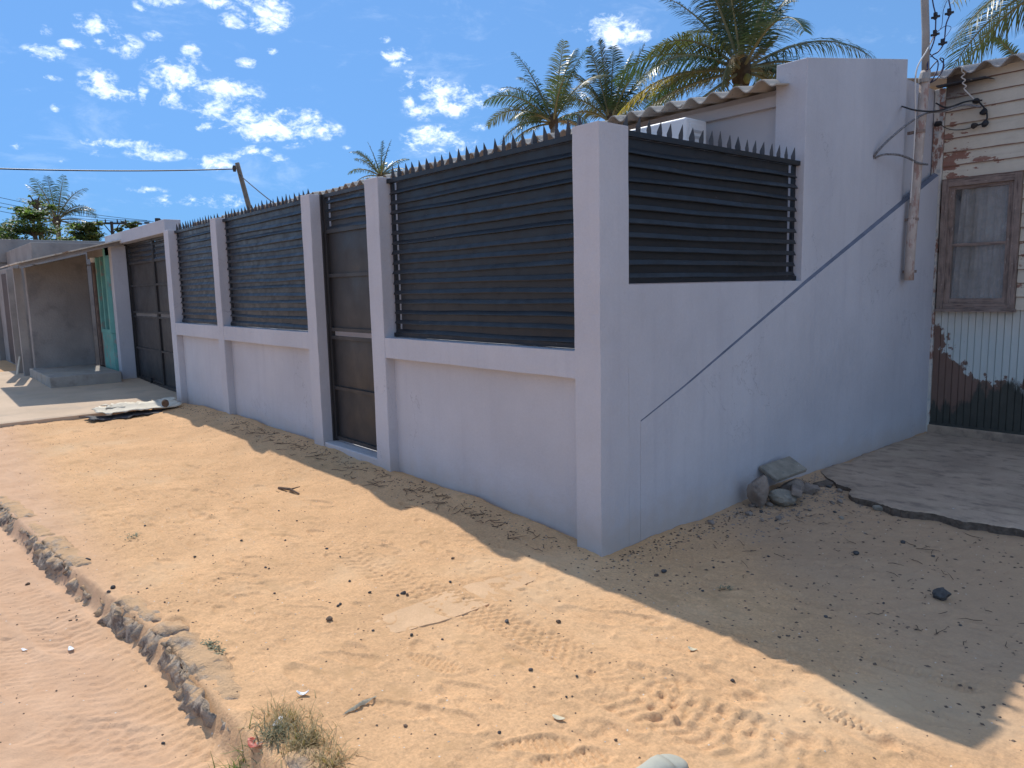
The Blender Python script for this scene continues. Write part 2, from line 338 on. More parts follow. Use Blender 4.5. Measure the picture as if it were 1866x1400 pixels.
def box(x0, x1, y0, y1, z0, z1):
    v = [(x0,y0,z0),(x1,y0,z0),(x1,y1,z0),(x0,y1,z0),(x0,y0,z1),(x1,y0,z1),(x1,y1,z1),(x0,y1,z1)]
    return v, [(0,3,2,1),(4,5,6,7),(0,1,5,4),(1,2,6,5),(2,3,7,6),(3,0,4,7)]
def join(*vfs):
    V, F = [], []
    for v, f in vfs:
        n = len(V); V += list(v); F += [tuple(i+n for i in q) for q in f]
    return V, F
def bevelled(vf, w=.006, seg=2):
    bm = bmesh.new(); vs = [bm.verts.new(p) for p in vf[0]]
    for q in vf[1]: bm.faces.new([vs[i] for i in q])
    bmesh.ops.bevel(bm, geom=list(bm.edges), offset=w, segments=seg, affect='EDGES', profile=.5)
    bm.verts.index_update()
    r = [tuple(v.co) for v in bm.verts], [tuple(v.index for v in f.verts) for f in bm.faces]
    bm.free(); return r
def prism(poly, axis, a, b):
    """extrude a 2-D polygon along an axis (0:x -> poly is (y,z); 1:y -> (x,z); 2:z -> (x,y))"""
    def p3(p, c): return {0: (c, p[0], p[1]), 1: (p[0], c, p[1]), 2: (p[0], p[1], c)}[axis]
    n = len(poly); V = [p3(p, a) for p in poly] + [p3(p, b) for p in poly]
    F = [tuple(range(n))[::-1], tuple(range(n, 2*n))] + [(i, (i+1) % n, (i+1) % n + n, i+n) for i in range(n)]
    return V, F
def tube(pts, r, n=8, cap=True):
    pts = [Vector(p) for p in pts]; rs = r if isinstance(r, (list, tuple)) else [r]*len(pts)
    V, F = [], []; up = Vector((0, 0, 1)); prev = None
    for i, p in enumerate(pts):
        d = (pts[min(i+1, len(pts)-1)] - pts[max(i-1, 0)]).normalized()
        if prev is None:
            a = d.cross(up);
            if a.length < 1e-3: a = d.cross(Vector((1, 0, 0)))
        else: a = prev - d*prev.dot(d)
        a.normalize(); prev = a; b = d.cross(a)
        for k in range(n):
            th = 2*math.pi*k/n; V.append(tuple(p + (a*math.cos(th) + b*math.sin(th))*rs[i]))
    for i in range(len(pts)-1):
        for k in range(n): F.append((i*n+k, i*n+(k+1) % n, (i+1)*n+(k+1) % n, (i+1)*n+k))
    if cap: F.append(tuple(range(n))[::-1]); F.append(tuple(range((len(pts)-1)*n, len(pts)*n)))
    return V, F
def spline(pts, n=8):
    """Catmull-Rom through points"""
    P = [np.array(p, float) for p in pts]; P = [2*P[0]-P[1]] + P + [2*P[-1]-P[-2]]; out = []
    for i in range(1, len(P)-2):
        for k in range(n):
            s = k/n; a, b, c, d = P[i-1:i+3]
            out.append(.5*((2*b) + (c-a)*s + (2*a-5*b+4*c-d)*s*s + (3*b-a-3*c+d)*s**3))
    out.append(P[-2]); return out
def wavy(vf, amp=.0035, step=.09, axis=2):
    bm = bmesh.new(); vs = [bm.verts.new(p) for p in vf[0]]
    for q in vf[1]: bm.faces.new([vs[i] for i in q])
    lo = min(p[axis] for p in vf[0]); hi = max(p[axis] for p in vf[0]); c = lo+step; no = [0, 0, 0]; no[axis] = 1
    while c < hi-.02:
        co = [0, 0, 0]; co[axis] = c; bmesh.ops.bisect_plane(bm, geom=list(bm.verts)+list(bm.edges)+list(bm.faces), plane_co=co, plane_no=no); c += step
    bm.verts.index_update()
    P = np.array([tuple(v.co) for v in bm.verts]); q = np.round(P[:, :2] if axis == 2 else P[:, 1:], 2).sum(1)*13.7
    for k in range(3):
        if k != axis: P[:, k] += amp*fbm(P[:, axis]*1.0+q+k*5, q*0+k*3.1, 4.0, 3, .6)
    r = [tuple(p) for p in P.tolist()], [tuple(v.index for v in f.verts) for f in bm.faces]
    bm.free(); return r
# value noise
_tab = rng.random((256, 256))
def vnoise(x, y):
    xi = np.floor(x).astype(int); yi = np.floor(y).astype(int); fx = x-xi; fy = y-yi
    fx = fx*fx*(3-2*fx); fy = fy*fy*(3-2*fy)
    g = lambda a, b: _tab[a % 256, b % 256]
    return (g(xi, yi)*(1-fx)+g(xi+1, yi)*fx)*(1-fy) + (g(xi, yi+1)*(1-fx)+g(xi+1, yi+1)*fx)*fy
def fbm(x, y, s, o=4, rg=.5):
    a, t_, z = 1.0, 0.0, 0.0
    for k in range(o): z = z + a*(vnoise(x*s+17.3*k, y*s-9.1*k)-.5); t_ += a; a *= rg; s *= 2.03
    return z/t_*2
def sst(v, a, b):
    t_ = np.clip((v-a)/(b-a), 0, 1); return t_*t_*(3-2*t_)
def rock(c, size, seed, sub=2, rough=.22, rot=(0, 0, 0), flat=0.0):
    r = random.Random(seed); bm = bmesh.new(); bmesh.ops.create_icosphere(bm, subdivisions=sub, radius=1.0)
    cuts = [(Vector((r.gauss(0, 1), r.gauss(0, 1), r.gauss(0, 1))).normalized(), r.uniform(.55, .9)) for _ in range(9)]
    R = Matrix.Rotation(rot[2], 3, 'Z') @ Matrix.Rotation(rot[1], 3, 'Y') @ Matrix.Rotation(rot[0], 3, 'X')
    V = []
    for v in bm.verts:
        p = v.co.copy()
        for n, d in cuts:
            e = p.dot(n)
            if e > d: p -= n*(e-d)*.92
        p *= 1 + (rough*(r.random()-.5)*.5 if sub < 4 else .10*float(fbm(np.array([p.x*1.3+seed]), np.array([p.y*1.3+p.z*2.1]), 2.2, 4, .65)[0]))
        p = Vector((p.x*size[0], p.y*size[1], p.z*size[2])); V.append(tuple(R @ p + Vector(c)))
    bm.verts.index_update(); F = [tuple(v.index for v in f.verts) for f in bm.faces]; bm.free()
    return V, F

# ------------------------------------------------------------------ ground
def kerb_y(x): return np.interp(x, [-60, -8, -3.95, -2.35, -1.6, -.9, -.4, .2, 1.0, 60], [-4.4, -2.74, -2.53, -2.41, -2.33, -2.26, -2.235, -2.235, -2.2, -1.5])
def apron_z(x): return np.interp(x, [-40, -12, -8.05, 0], [.09, .09, -.025, -.025])
def base_h(x, y):
    x = np.asarray(x, float); y = np.asarray(y, float)
    B = np.interp(x, [-9, -8.05, -7.2, -6.1, -4.5, -3.6, -2.45, -1.2, -.2, .3, 1.0], [-.06, -.035, .01, .045, .03, .03, .005, -.02, -.062, -.075, -.07])
    z = -.065 + (B+.065)*np.where(y < 0, np.exp(-(np.minimum(y, 0)/.42)**2), 1.0)
    z = z + np.where(x > 0, .03*np.exp(-(x/.35)**2)*sst(y, .9, 2.2) + .02*sst(y, 1.2, 2.0), 0.0)
    ap = apron_z(x) - .03
    z = z + (ap - z)*sst(-x, 8.05, 8.3)
    z = z + (.020+.030*fbm(x, x*0+2.2, 2.4, 3, .6))*np.exp(-(np.minimum(y, 0)/.11)**2)*(y < .05)*sst(-x, .15, .6)*(x > -8)
    z = z + np.where((x > 0) & (y > -.05), sst(y, .1, .5)*(.012+.026*fbm(y, y*0+7.7, 2.6, 3, .6))*np.exp(-(x/.10)**2), 0.0)
    kk = kerb_y(x); rd = sst(kk - y, -.02, .06)
    road_z = np.where(x < -8, -.135 + .0*x, -.165)
    road_z = road_z + (np.interp(x, [-60, -30, -12], [.02, -.02, -.16]) - road_z)*sst(-x, 9, 14)
    z = z + (road_z + .02*np.exp(-((kk-y-.75)/.35)**2) - z)*rd
    return z
STAMPS = []  # footprints: x, y, heading, kind, depth
def foot(px, py, ang, kind=0, d=.006, z=-.06):
    p = on(px, py, 2, z); STAMPS.append((p[0], p[1], ang, kind, d, 1.0))
for (px, py, a, k, d) in [(975,1358,.9,1,.012),(1042,1384,1.0,1,.012),(1712,1232,.2,2,.008),(1625,1205,.2,2,.007),(790,1205,.3,1,.010),(1075,1118,.1,0,.007),
     (1160,1125,.4,0,.008),(1390,1185,.0,0,.007),(1330,1240,-.1,0,.010),(1530,1300,.0,2,.011),(1560,1330,.0,0,.011),(1420,1330,.1,0,.010),(1210,1235,.2,0,.008),(860,1260,.3,0,.008),(960,1200,.0,0,.007),
     (720,1290,.5,0,.007),(640,1200,.6,0,.007),(820,1310,.3,0,.008),(1480,1090,.0,0,.006),(1600,1120,.1,0,.006),(1300,1060,.1,0,.006),(560,1110,.5,0,.006),(440,1050,.5,0,.006),(1660,1370,.0,0,.010),(1240,1330,.1,0,.009),
     (700,1000,.2,0,.006),(520,980,.2,0,.006),(400,900,.2,0,.006),(300,960,.3,0,.006)]: foot(px, py, a, k, d)
r0 = random.Random(3)
for _ in range(950):
    x = r0.uniform(-7.5, 2.6); y = r0.uniform(-2.15, .9 if x > .2 else -.25)
    STAMPS.append((x, y, r0.uniform(-.5, .5) + (math.pi if r0.random() < .5 else 0), r0.choice([0, 3, 3, 3, 4, 4]), r0.uniform(.003, .009), r0.choice([.25, .3, .4, .5, .7, 1.0])))
TRACKS = []  # tyre tracks: polyline, half width, pattern, depth
def trk(pts, hw, pat, d, z=-.06): TRACKS.append(([on(px, py, 2, z)[:2] for px, py in pts], hw, pat, d))
trk([(760,1068),(900,1125),(1060,1205),(1240,1262)], .10, 'block', .007)
trk([(1130,1255),(1280,1320),(1480,1400)], .15, 'chev', .008)
trk([(1000,1180),(1230,1290),(1420,1330)], .08, 'block', .005)
trk([(640,1010),(760,1080),(850,1110)], .10, 'chev', .005)
trk([(-30,1045),(90,1130),(200,1240),(280,1345),(330,1420)], .13, 'chev', .005, -.175)
trk([(-30,1180),(120,1290),(220,1420)], .12, 'block', .005, -.175)
trk([(60,1340),(300,1370),(420,1392)], .10, 'chev', .005, -.175)
trk([(0,770),(120,840),(330,930)], .10, 'block', .004)
trk([(130,815),(300,850),(560,960),(760,1060)], .10, 'block', .004)
def detail_h(x, y):
    x = np.asarray(x, float); y = np.asarray(y, float)
    z = .014*fbm(x, y, .9, 3) + .010*fbm(x+5, y*1.3, 3.1, 3) + .0052*fbm(x, y, 11, 3, .6) + .0022*fbm(x+31, y, 34, 2)
    # wind- and foot-scuffed crescents: ridged noise
    rn = 1-np.abs(fbm(x*.75+3, y*1.7, 6.0, 3, .55))*2.2; msk = sst(fbm(x-8, y+2, .8, 2), -.25, .5)
    z = z +   .0085*np.clip(rn-.55, 0, 1)*(.3+msk)
    rn2 = 1-np.abs(fbm(x*.6-13, y*1.8+5, 13.0, 2, .5))*2.4
    z = z + .006*np.clip(rn2-.6, 0, 1)*(.25+1.0*msk)
    pit = fbm(x*.8+40, y*1.4, 18.0, 2, .5); z = z - .0065*sst(pit, .34, .66)*(.3+msk)
    lst = STAMPS
    if x.size == 1: lst = [q for q in STAMPS if abs(q[0]-x[0]) < .25 and abs(q[1]-y[0]) < .25]
    xo = np.argsort(x) if x.size > 1 else None; xs_ = x[xo] if x.size > 1 else None
    for (sx, sy, a, k, d, sz) in lst:
        if xo is None: m = np.array([0])
        else:
            m = xo[np.searchsorted(xs_, sx-.25*sz):np.searchsorted(xs_, sx+.25*sz)]; m = m[np.abs(y[m]-sy) < .25*sz]
        if m.size == 0: continue
        dx, dy = (x[m]-sx)/sz, (y[m]-sy)/sz; d = d*(.35+.65*sz); u = dx*math.cos(a)+dy*math.sin(a); v = -dx*math.sin(a)+dy*math.cos(a)
        w = .046 + .010*np.sin(u*16); rr = np.sqrt((u/.135)**2 + (v/w)**2)
        s = sst(rr, 1.12, .88)
        if k == 0: h = -d*s*(.6+.4*sst(u, -.05, .1)) + d*.8*np.exp(-((rr-1.25)/.16)**2)
        elif k in (1, 2): h = -d*s*(.55 + .45*np.sign(np.sin(u*2*math.pi/.026 + (2.2*np.sin(v*30) if k == 1 else 0)))) + d*.5*np.exp(-((rr-1.2)/.14)**2)
        elif k == 3: h = d*np.exp(-((rr-1.0)/.13)**2)*sst(u, -.02, .06)*1.3 - d*.8*s*sst(u, .0, .1)
        else: h = -d*1.3*np.exp(-(u*u/.0016+v*v/.0007)) + d*.9*np.exp(-((u-.05)**2/.0008+v*v/.001))
        z[m] += h
    for pts, hw, pat, d in TRACKS:
        P = np.array(pts); seg0 = 0.0
        best = np.full(x.shape, 9.0); bu = np.zeros(x.shape)
        for i in range(len(P)-1):
            a, b = P[i], P[i+1]; L = np.linalg.norm(b-a); t_ = (b-a)/L
            u = (x-a[0])*t_[0]+(y-a[1])*t_[1]; v = -(x-a[0])*t_[1]+(y-a[1])*t_[0]
            ok = (u >= -.001) & (u <= L) & (np.abs(v) < np.abs(best)); best[ok] = v[ok]; bu[ok] = u[ok]+seg0; seg0 += L
        m = np.abs(best) < hw*1.5
        if not m.any(): continue
        v = best[m]; u = bu[m]; wdw = sst(np.abs(v), hw*1.08, hw*.9)*(.45+.55*sst(fbm(x[m], y[m], 2.3, 2), -.35, .25))
        if pat == 'chev': pt = np.sign(np.sin(2*math.pi*(u + .35*np.abs(v))/.062 + 1.0*np.sin(v*40)))*.5
        else: pt = np.sign(np.sin(2*math.pi*u/.05 + np.pi*np.floor(v/.035)))*.5
        z[m] += wdw*(pt*d - d*.5) + d*.8*np.exp(-((np.abs(v)-hw*1.1)/.03)**2)
    return z
def gb_(x, y): return float(base_h(np.array([x]), np.array([y]))[0])
def gz(x, y): return float(base_h(np.array([x]), np.array([y]))[0] + detail_h(np.array([x]), np.array([y]))[0])
def seq(parts):
    out = []
    for a, b, s in parts: out.append(np.linspace(a, b, max(2, int(round((b-a)/s))+1))[:-1])
    return np.append(np.concatenate(out), parts[-1][1])
def geo(a, b, s0, k=1.25):
    out = [a]; s = s0*(1 if b > a else -1)
    while abs(out[-1]-b) > abs(s): out.append(out[-1]+s); s *= k
    out.append(b); return np.array(out)
XS = np.unique(np.concatenate([geo(-9.2, -900, .06), seq([(-9.2, -4, .034), (-4, -1.6, .016), (-1.6, 2.25, .0085), (2.25, 3.0, .025)]), geo(3.0, 900, .05)]))
YS = np.unique(np.concatenate([geo(-3.3, -900, .04), seq([(-3.3, -2.35, .013), (-2.35, -.1, .0085), (-.1, .55, .013), (.55, 2.4, .02), (2.4, 4.8, .08)]), geo(4.8, 900, .2)]))
GX, GY = np.meshgrid(XS, YS, indexing='ij')
fade = np.clip(1.4 - np.maximum(np.abs(GX+3)-8, np.abs(GY)-6)/6, 0, 1)
gx1, gy1 = GX.ravel(), GY.ravel()
GZ = base_h(gx1, gy1); near = (gx1 > -14) & (gx1 < 8) & (np.abs(gy1) < 9)
dz = np.zeros_like(GZ); dz[near] = detail_h(gx1[near], gy1[near]); GZ = GZ + dz*fade.ravel()
ni, nj = GX.shape
me = bpy.data.meshes.new('ground'); me.vertices.add(ni*nj)
me.vertices.foreach_set('co', np.stack([gx1, gy1, GZ], 1).ravel())
I, J = np.meshgrid(np.arange(ni-1), np.arange(nj-1), indexing='ij'); b = (I*nj+J).ravel()
quads = np.stack([b, b+nj, b+nj+1, b+1], 1)
me.loops.add(quads.size); me.loops.foreach_set('vertex_index', quads.ravel())
me.polygons.add(len(quads)); me.polygons.foreach_set('loop_start', np.arange(0, quads.size, 4)); me.polygons.foreach_set('loop_total', np.full(len(quads), 4))
me.polygons.foreach_set('use_smooth', np.ones(len(quads), bool)); me.update(); me.validate()
me.materials.append(MATS['sand'])
ground = bpy.data.objects.new('ground', me); COL.objects.link(ground); tag(ground, kind='structure')

# ------------------------------------------------------------------ kerb of broken concrete stones
kerb = bpy.data.objects.new('kerb', None); COL.objects.link(kerb); kerb.location = (-2, -2.4, -.17); tag(kerb, 'broken concrete kerb along the sandy road', kind='structure')
def kerb_stone(x0, x1, seed, drop=0.0, tilt=0.0, wid=.15, top=-.045):
    r = random.Random(seed); nx = max(10, int((x1-x0)/.012)); prof = []
    # profile points from road foot, up the face, over the top, down to the back
    for k in range(9): prof.append((0.0, k/8))
    for k in range(1, 9): prof.append((k/8, 1.0))
    prof += [(1.0, .5), (1.0, 0.0)]
    V, F = [], []; m = len(prof); sd = seed*3.7
    sx_ = np.repeat(np.arange(nx+1)/nx, m); a = np.tile([p[0] for p in prof], nx+1); hg = np.tile([p[1] for p in prof], nx+1); x = x0+(x1-x0)*sx_
    endr = np.minimum(1, np.minimum(sx_, 1-sx_)*(x1-x0)/.035)**.5
    n = fbm(x+sd, a*.4+hg*.6+sd, 6, 4, .6); n2 = fbm(x-sd, a*.5+hg*.5, 26, 3); n3 = fbm(x+sd*2, a*.2+sd, 2.5, 2)
    y = kerb_y(x) + a*wid - .015 - (1-hg)*.05*(a == 0) + (a == 0)*(n*.055 + n2*.03 + n3*.03 + .03*hg**5)
    z = -.22 + (top - drop - tilt*(sx_-.5) + .22)*hg + (hg == 1)*(n*.022 + n2*.008 - .055*np.exp(-a*5.5) - .03*a**3)
    y = y + (1-endr)*.03*(1-a); z = z - (1-endr)*.035*hg
    V = list(zip((x + n2*.008).tolist(), y.tolist(), z.tolist()))
    for i in range(nx):
        for j in range(m-1): F.append((i*m+j, (i+1)*m+j, (i+1)*m+j+1, i*m+j+1))
    F.append(tuple(range(m))); F.append(tuple(nx*m+j for j in range(m))[::-1])
    return V, F
for i, (a, b_, dr, ti, w, tp) in enumerate([(-9.5,-8.4,0,0,.14,-.05),(-8.36,-7.3,0,0,.14,-.045),(-7.27,-6.4,.01,0,.14,-.05),(-6.36,-5.3,0,0,.14,-.045),(-5.26,-4.25,0,.01,.15,-.05),(-4.2,-3.32,.0,.0,.16,-.045),(-3.28,-2.76,.005,-.02,.16,-.045),(-2.70,-1.98,0,.03,.15,-.04),(-1.95,-1.80,.03,0,.13,-.05),(-1.78,-1.56,.035,.02,.14,-.05),(-1.50,-1.36,.03,.02,.12,-.05),
        (-1.32,-.88,.0,.01,.15,-.045),(-.86,-.66,.0,-.02,.16,-.035),(-.635,.10,-.005,.02,.17,-.04),(.12,.33,.02,.05,.17,-.05),(.52,1.30,.0,.0,.20,-.05),(1.33,2.2,0,0,.18,-.05)]):
    mesh_obj('kerb_stone', kerb_stone(a, b_, i+1, dr, ti, w, tp), 'kerb_sandy', kerb, smooth=True)

# concrete drive strip half buried in the sand
def blob_slab(name, pts, zt, th, mat, seed, jitter=.02, dens=.05, label=None, edge=None):
    P = [np.array(p, float) for p in pts]; ring = []
    for i in range(len(P)):
        a, b_ = P[i], P[(i+1) % len(P)]; n = max(1, int(np.linalg.norm(b_-a)/dens))
        for k in range(n): ring.append(a+(b_-a)*k/n)
    r = random.Random(seed); ring = [p + np.array([float(fbm(np.array([p[0]+seed]), np.array([p[1]]), 4.0, 4, .6)[0]), float(fbm(np.array([p[0]-seed]), np.array([p[1]+3]), 4.0, 4, .6)[0])])*jitter*3 for p in ring]
    c = sum(ring)/len(ring); n = len(ring); V, F = [], []
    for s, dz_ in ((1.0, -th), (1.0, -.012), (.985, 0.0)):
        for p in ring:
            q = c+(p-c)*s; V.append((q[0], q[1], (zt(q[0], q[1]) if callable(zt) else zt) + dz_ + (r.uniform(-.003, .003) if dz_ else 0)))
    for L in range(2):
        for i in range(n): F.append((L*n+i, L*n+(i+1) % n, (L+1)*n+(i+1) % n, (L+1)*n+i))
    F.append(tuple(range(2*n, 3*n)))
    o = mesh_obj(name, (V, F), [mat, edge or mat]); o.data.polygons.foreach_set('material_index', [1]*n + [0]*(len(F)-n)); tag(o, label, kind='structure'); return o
blob_slab('driveway', [(-8.08, -2.45), (-8.06, -1.2), (-8.05, .3), (-14.5, .3), (-14.5, -2.3), (-11, -2.4)], lambda x, y: apron_z(x)+.012, .10, 'apron_concrete', 5, .012, .10)
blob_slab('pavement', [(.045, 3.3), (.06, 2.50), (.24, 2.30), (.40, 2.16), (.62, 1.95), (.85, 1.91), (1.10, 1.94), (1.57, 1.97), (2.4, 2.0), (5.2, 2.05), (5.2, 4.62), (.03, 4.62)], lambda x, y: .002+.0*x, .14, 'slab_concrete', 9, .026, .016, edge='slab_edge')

blob_slab('concrete_strip', [on(px, py, 2, -.06)[:2] for px, py in ((650,1150),(700,1120),(780,1088),(860,1058),(955,1036),(978,1048),(905,1092),(800,1132),(700,1158))], lambda x, y: gb_(x, y)-.001, .08, 'strip_concrete', 3, .012, .03)
# ------------------------------------------------------------------ boundary wall
HT = 2.387
bw = empty('boundary_wall', (-4, 0.1, -.1), 'lilac-grey rendered boundary wall with tall square pillars and recessed lower panels', 'wall')
PIL = [(-.202, 0.0), (-2.566, -2.360), (-3.764, -3.574), (-6.259, -6.070), (-8.160, -7.952)]
for i, (a, b_) in enumerate(PIL):
    mesh_obj('pillar', wavy(bevelled(box(a, b_, 0, .245 if i == 0 else .22, -.45, HT), .0015 if i == 0 else .005)), 'wall_paint', bw)
mesh_obj('pillar', bevelled(box(-11.42, -11.22, -.01, .22, -.3, 2.36), .005), 'wall_paint', bw)
for a, b_ in ((-2.360, -.202), (-6.070, -3.764), (-7.952, -6.259)):
    mesh_obj('beam', wavy(box(a, b_, .0035, .22, .96, 1.121), .003, .11, 0), 'wall_paint', bw)
    mesh_obj('infill_panel', box(a, b_, .085, .215, -.45, .96), 'wall_paint', bw)
mesh_obj('threshold', bevelled(box(-3.574, -2.566, .012, .21, -.4, .085), .012), 'wall_paint', bw)
mesh_obj('lintel', bevelled(box(-12.1, -8.45, .10, .33, 2.389, 2.575), .006), 'wall_paint', bw)
# side wall: dwarf wall, tall part, and the thicker lower skin with its sloping ledge
YT, YE, YH = 2.215, 3.93, 4.64
mesh_obj('dwarf_wall', box(-.18, 0, .245, YT, -.45, 1.50), 'wall_paint', bw)
dl = [(.352, -.45), (.349, .692), (.797, .868), (2.249, 1.490), (3.89, 2.165), (YH, 2.47)]
def px_(y): return .003 + .034*max(0, (y-.35)/(YH-.35))
V, F = [], []
for (y, z) in dl[1:]: V += [(px_(y), y, z-.012), (-.003, y, z+.020*px_(y)/.05), (px_(y), y, -.45)]
n = len(dl)-1
Fl, Ff = [], []
for i in range(n-1): Fl.append((i*3, (i+1)*3, (i+1)*3+1, i*3+1)); Ff.append((i*3+2, (i+1)*3+2, (i+1)*3, i*3))
Ff.append((0, 1, 2))
k = len(V); V += [(-.003, dl[1][0], -.45)]; Ff.append((2, 0, 1, k)); Ff = [f for f in Ff if f != (0, 1, 2)]
mesh_obj('lower_skin', (V, Ff), 'wall_paint', bw)
lg = mesh_obj('sloping_ledge', (V, Fl), 'ledge_paint', bw); lg['label'] = 'dark blue-grey sloping ledge line climbing the side wall'
# tall parapet wall between yard and neighbour
mesh_obj('tall_wall', bevelled(prism([(YT, -.45), (YE, -.45), (YE, 3.385), (YT, 3.10)], 0, -.247, -.001), .006), 'wall_paint', bw)
mesh_obj('recessed_wall', box(-.247, -.040, YE+.001, 5.7, -.45, 3.24), 'wall_paint', bw)

# ------------------------------------------------------------------ louvre screens
def blade_mesh(name, L, seed=0):
    prof = [(-.020, .000), (-.020, .005), (-.004, .031), (.004, .031), (.004, .000)]
    V, F = [], []; n = len(prof); N = 14
    for i in range(N+1):
        s_ = i/N; dy = .0035*math.sin(s_*7+seed*2.1)+.002*math.sin(s_*17+seed); dz_ = .003*math.sin(s_*5+seed*1.3)+.0015*math.sin(s_*13+seed*3)
        V += [(L*s_, p[0]+dy, p[1]+dz_) for p in prof]
    F = [tuple(range(n))[::-1], tuple(N*n+k for k in range(n))] + [(i*n+k, i*n+(k+1) % n, (i+1)*n+(k+1) % n, (i+1)*n+k) for i in range(N) for k in range(n)]
    v, f = V, F
    me = bpy.data.meshes.new(name); me.from_pydata(v, [], f); me.materials.append(MATS['black_steel']); me.update(); return me
def spike_mesh():
    # folded angle-iron spear point: V section, waist, then taper to a tip
    ring = lambda w, d, z: [(-w, d, z), (0, -d*.6, z), (w, d, z), (0, d*.2, z)]
    L = [ring(.017, .010, -.012), ring(.019, .011, .028), ring(.016, .009, .040), ring(.001, .001, .088)]
    V = [p for q in L for p in q]; F = [(3, 2, 1, 0), (12, 13, 14, 15)]
    for i in range(3):
        for k in range(4): F.append((i*4+k, i*4+(k+1) % 4, (i+1)*4+(k+1) % 4, (i+1)*4+k))
    me = bpy.data.meshes.new('spike'); me.from_pydata(V, [], F); me.materials.append(MATS['spike_steel']); me.update(); return me
SPK = spike_mesh()
def screen(loc, L, z0, z1, label, rotz=0.0, spikes=True, nspk=None, seed=0, gap=.022, slit=0):
    """local x runs along the screen, local -y faces the street"""
    r = random.Random(seed)
    e = empty('louvre_screen', (0, 0, 0), label, 'screen', 'black louvre screens in the boundary wall')
    H = z1-z0
    def mo(name, vf, mat='black_steel'): return mesh_obj(name, vf, mat, e)
    mo('top_rail', box(0, L, -.022, .022, H-.032, H)); mo('bottom_rail', box(0, L, -.012, .03, 0.004, .035))
    for x in (.012, L-.042): mo('upright', box(x, x+.026, .004, .03, .035, H-.032))
    mo('backing_sheet', box(.10 if slit == 0 else .002, L-.002 if slit == 0 else L-.115, .0065, .0085, .02, H-.034))
    mo('upright', box(L*.52, L*.52+.03, .012, .034, .035, H-.032))
    n = int((H-.06)/.0785); pitch = (H-.075)/n; g = gap+.010
    bms = [blade_mesh('slat', L-2*g, q) for q in range(5)]
    for k in range(n):
        o = inst('slat', r.choice(bms), (g + r.uniform(-.004, .004), r.uniform(-.002, .002), .032 + k*pitch), e)
        o.rotation_euler = (r.uniform(-.16, .16), r.uniform(-.0028, .0028), 0)
    if spikes:
        ns = nspk or int(L/.0965)
        for k in range(ns):
            o = inst('spike', SPK, ((k+.5)/ns*L + r.uniform(-.006, .006), r.uniform(-.004, .004), H), e, rot=(r.uniform(-.06, .06), r.uniform(-.07, .07), r.uniform(-.5, .5)))
            o.scale = (r.uniform(1.12, 1.3), 1.2, r.uniform(.95, 1.2))
    e.location = loc; e.rotation_euler = (0, 0, rotz)
    return e
screen((-2.359, .105, 1.123), 2.156, 0, 2.372-1.123, 'black louvre screen between the corner pillar and the pedestrian gate pillar', seed=1)
screen((-6.069, .105, 1.123), 2.304, 0, 2.372-1.123, 'wide black louvre screen on the far side of the pedestrian gate, next to it', seed=2)
screen((-7.951, .105, 1.123), 1.691, 0, 2.372-1.123, 'narrow black louvre screen beside the vehicle gate pillar', seed=3)
screen((-.055, .246, 1.502), 1.966, 0, 2.376-1.502, 'black louvre screen on the side wall, facing the wooden house', rotz=math.pi/2, nspk=19, seed=4, slit=1)

# ------------------------------------------------------------------ steel gates
def gate_leaf(e, x0, x1, y, z0, z1, louvre_z, rails, seed=0):
    r = random.Random(seed)
    st = .035
    for a in (x0, x1-st): mesh_obj('stile', box(a, a+st, y-.02, y+.02, z0, z1), 'gate_steel', e)
    lev = [z0] + rails + [louvre_z]
    for z in lev + [z1-.032]: mesh_obj('rail', box(x0+st, x1-st, y-.018, y+.018, z, z+.032), 'gate_steel', e)
    for i in range(len(lev)-1):
        a, b_ = lev[i]+.032, lev[i+1]
        if b_-a < .09:
            continue
        # pressed sheet: slightly dished
        V, F = [], []; nx, nz = 8, 8
        for p in range(nx+1):
            for q in range(nz+1):
                s, t_ = p/nx, q/nz; bulge = (math.sin(math.pi*s)*math.sin(math.pi*t_))*r.uniform(.004, .008)
                V.append((x0+st+(x1-x0-2*st)*s, y+.006-bulge, a+(b_-a)*t_))
        for p in range(nx):
            for q in range(nz): F.append((p*(nz+1)+q, (p+1)*(nz+1)+q, (p+1)*(nz+1)+q+1, p*(nz+1)+q+1))
        mesh_obj('sheet_panel', (V, F), 'gate_steel', e, smooth=True)
    mesh_obj('backing_sheet', box(x0+st+.06, x1-st, y+.007, y+.009, louvre_z+.033, z1-.034), 'gate_steel', e)
    n = int(round((z1-.04-louvre_z-.032)/.078)); bm_ = blade_mesh('slat', x1-x0-2*st-.05)
    for k in range(n): inst('slat', bm_, (x0+st+.03, y, louvre_z+.03+k*.078), e, rot=(r.uniform(-.03, .03), 0, 0))
pg = empty('pedestrian_gate', (-3.07, .13, .085), 'narrow dark steel pedestrian gate with louvred top between two pillars', 'gate')
gate_leaf(pg, -3.545, -2.590, .135, .105, 2.385, 2.03, [.585, 1.06, 1.135, 1.63], 5)
mesh_obj('jamb', box(-3.573, -3.548, .10, .17, .086, 2.385), 'gate_steel', pg); mesh_obj('jamb', box(-2.587, -2.567, .10, .17, .086, 2.385), 'gate_steel', pg)
for zz in (.42, 1.25, 2.1): mesh_obj('hinge', tube([(-3.552, .112, zz-.05), (-3.552, .112, zz+.05)], .011, 8), 'black_steel', pg)
mesh_obj('handle', tube(spline([(-2.70, .112, 1.20), (-2.70, .085, 1.22), (-2.70, .085, 1.32), (-2.70, .112, 1.34)], 4), .007, 8), 'spike_steel', pg)
mesh_obj('latch', bevelled(box(-2.66, -2.60, .10, .118, 1.20, 1.30), .004), 'black_steel', pg)
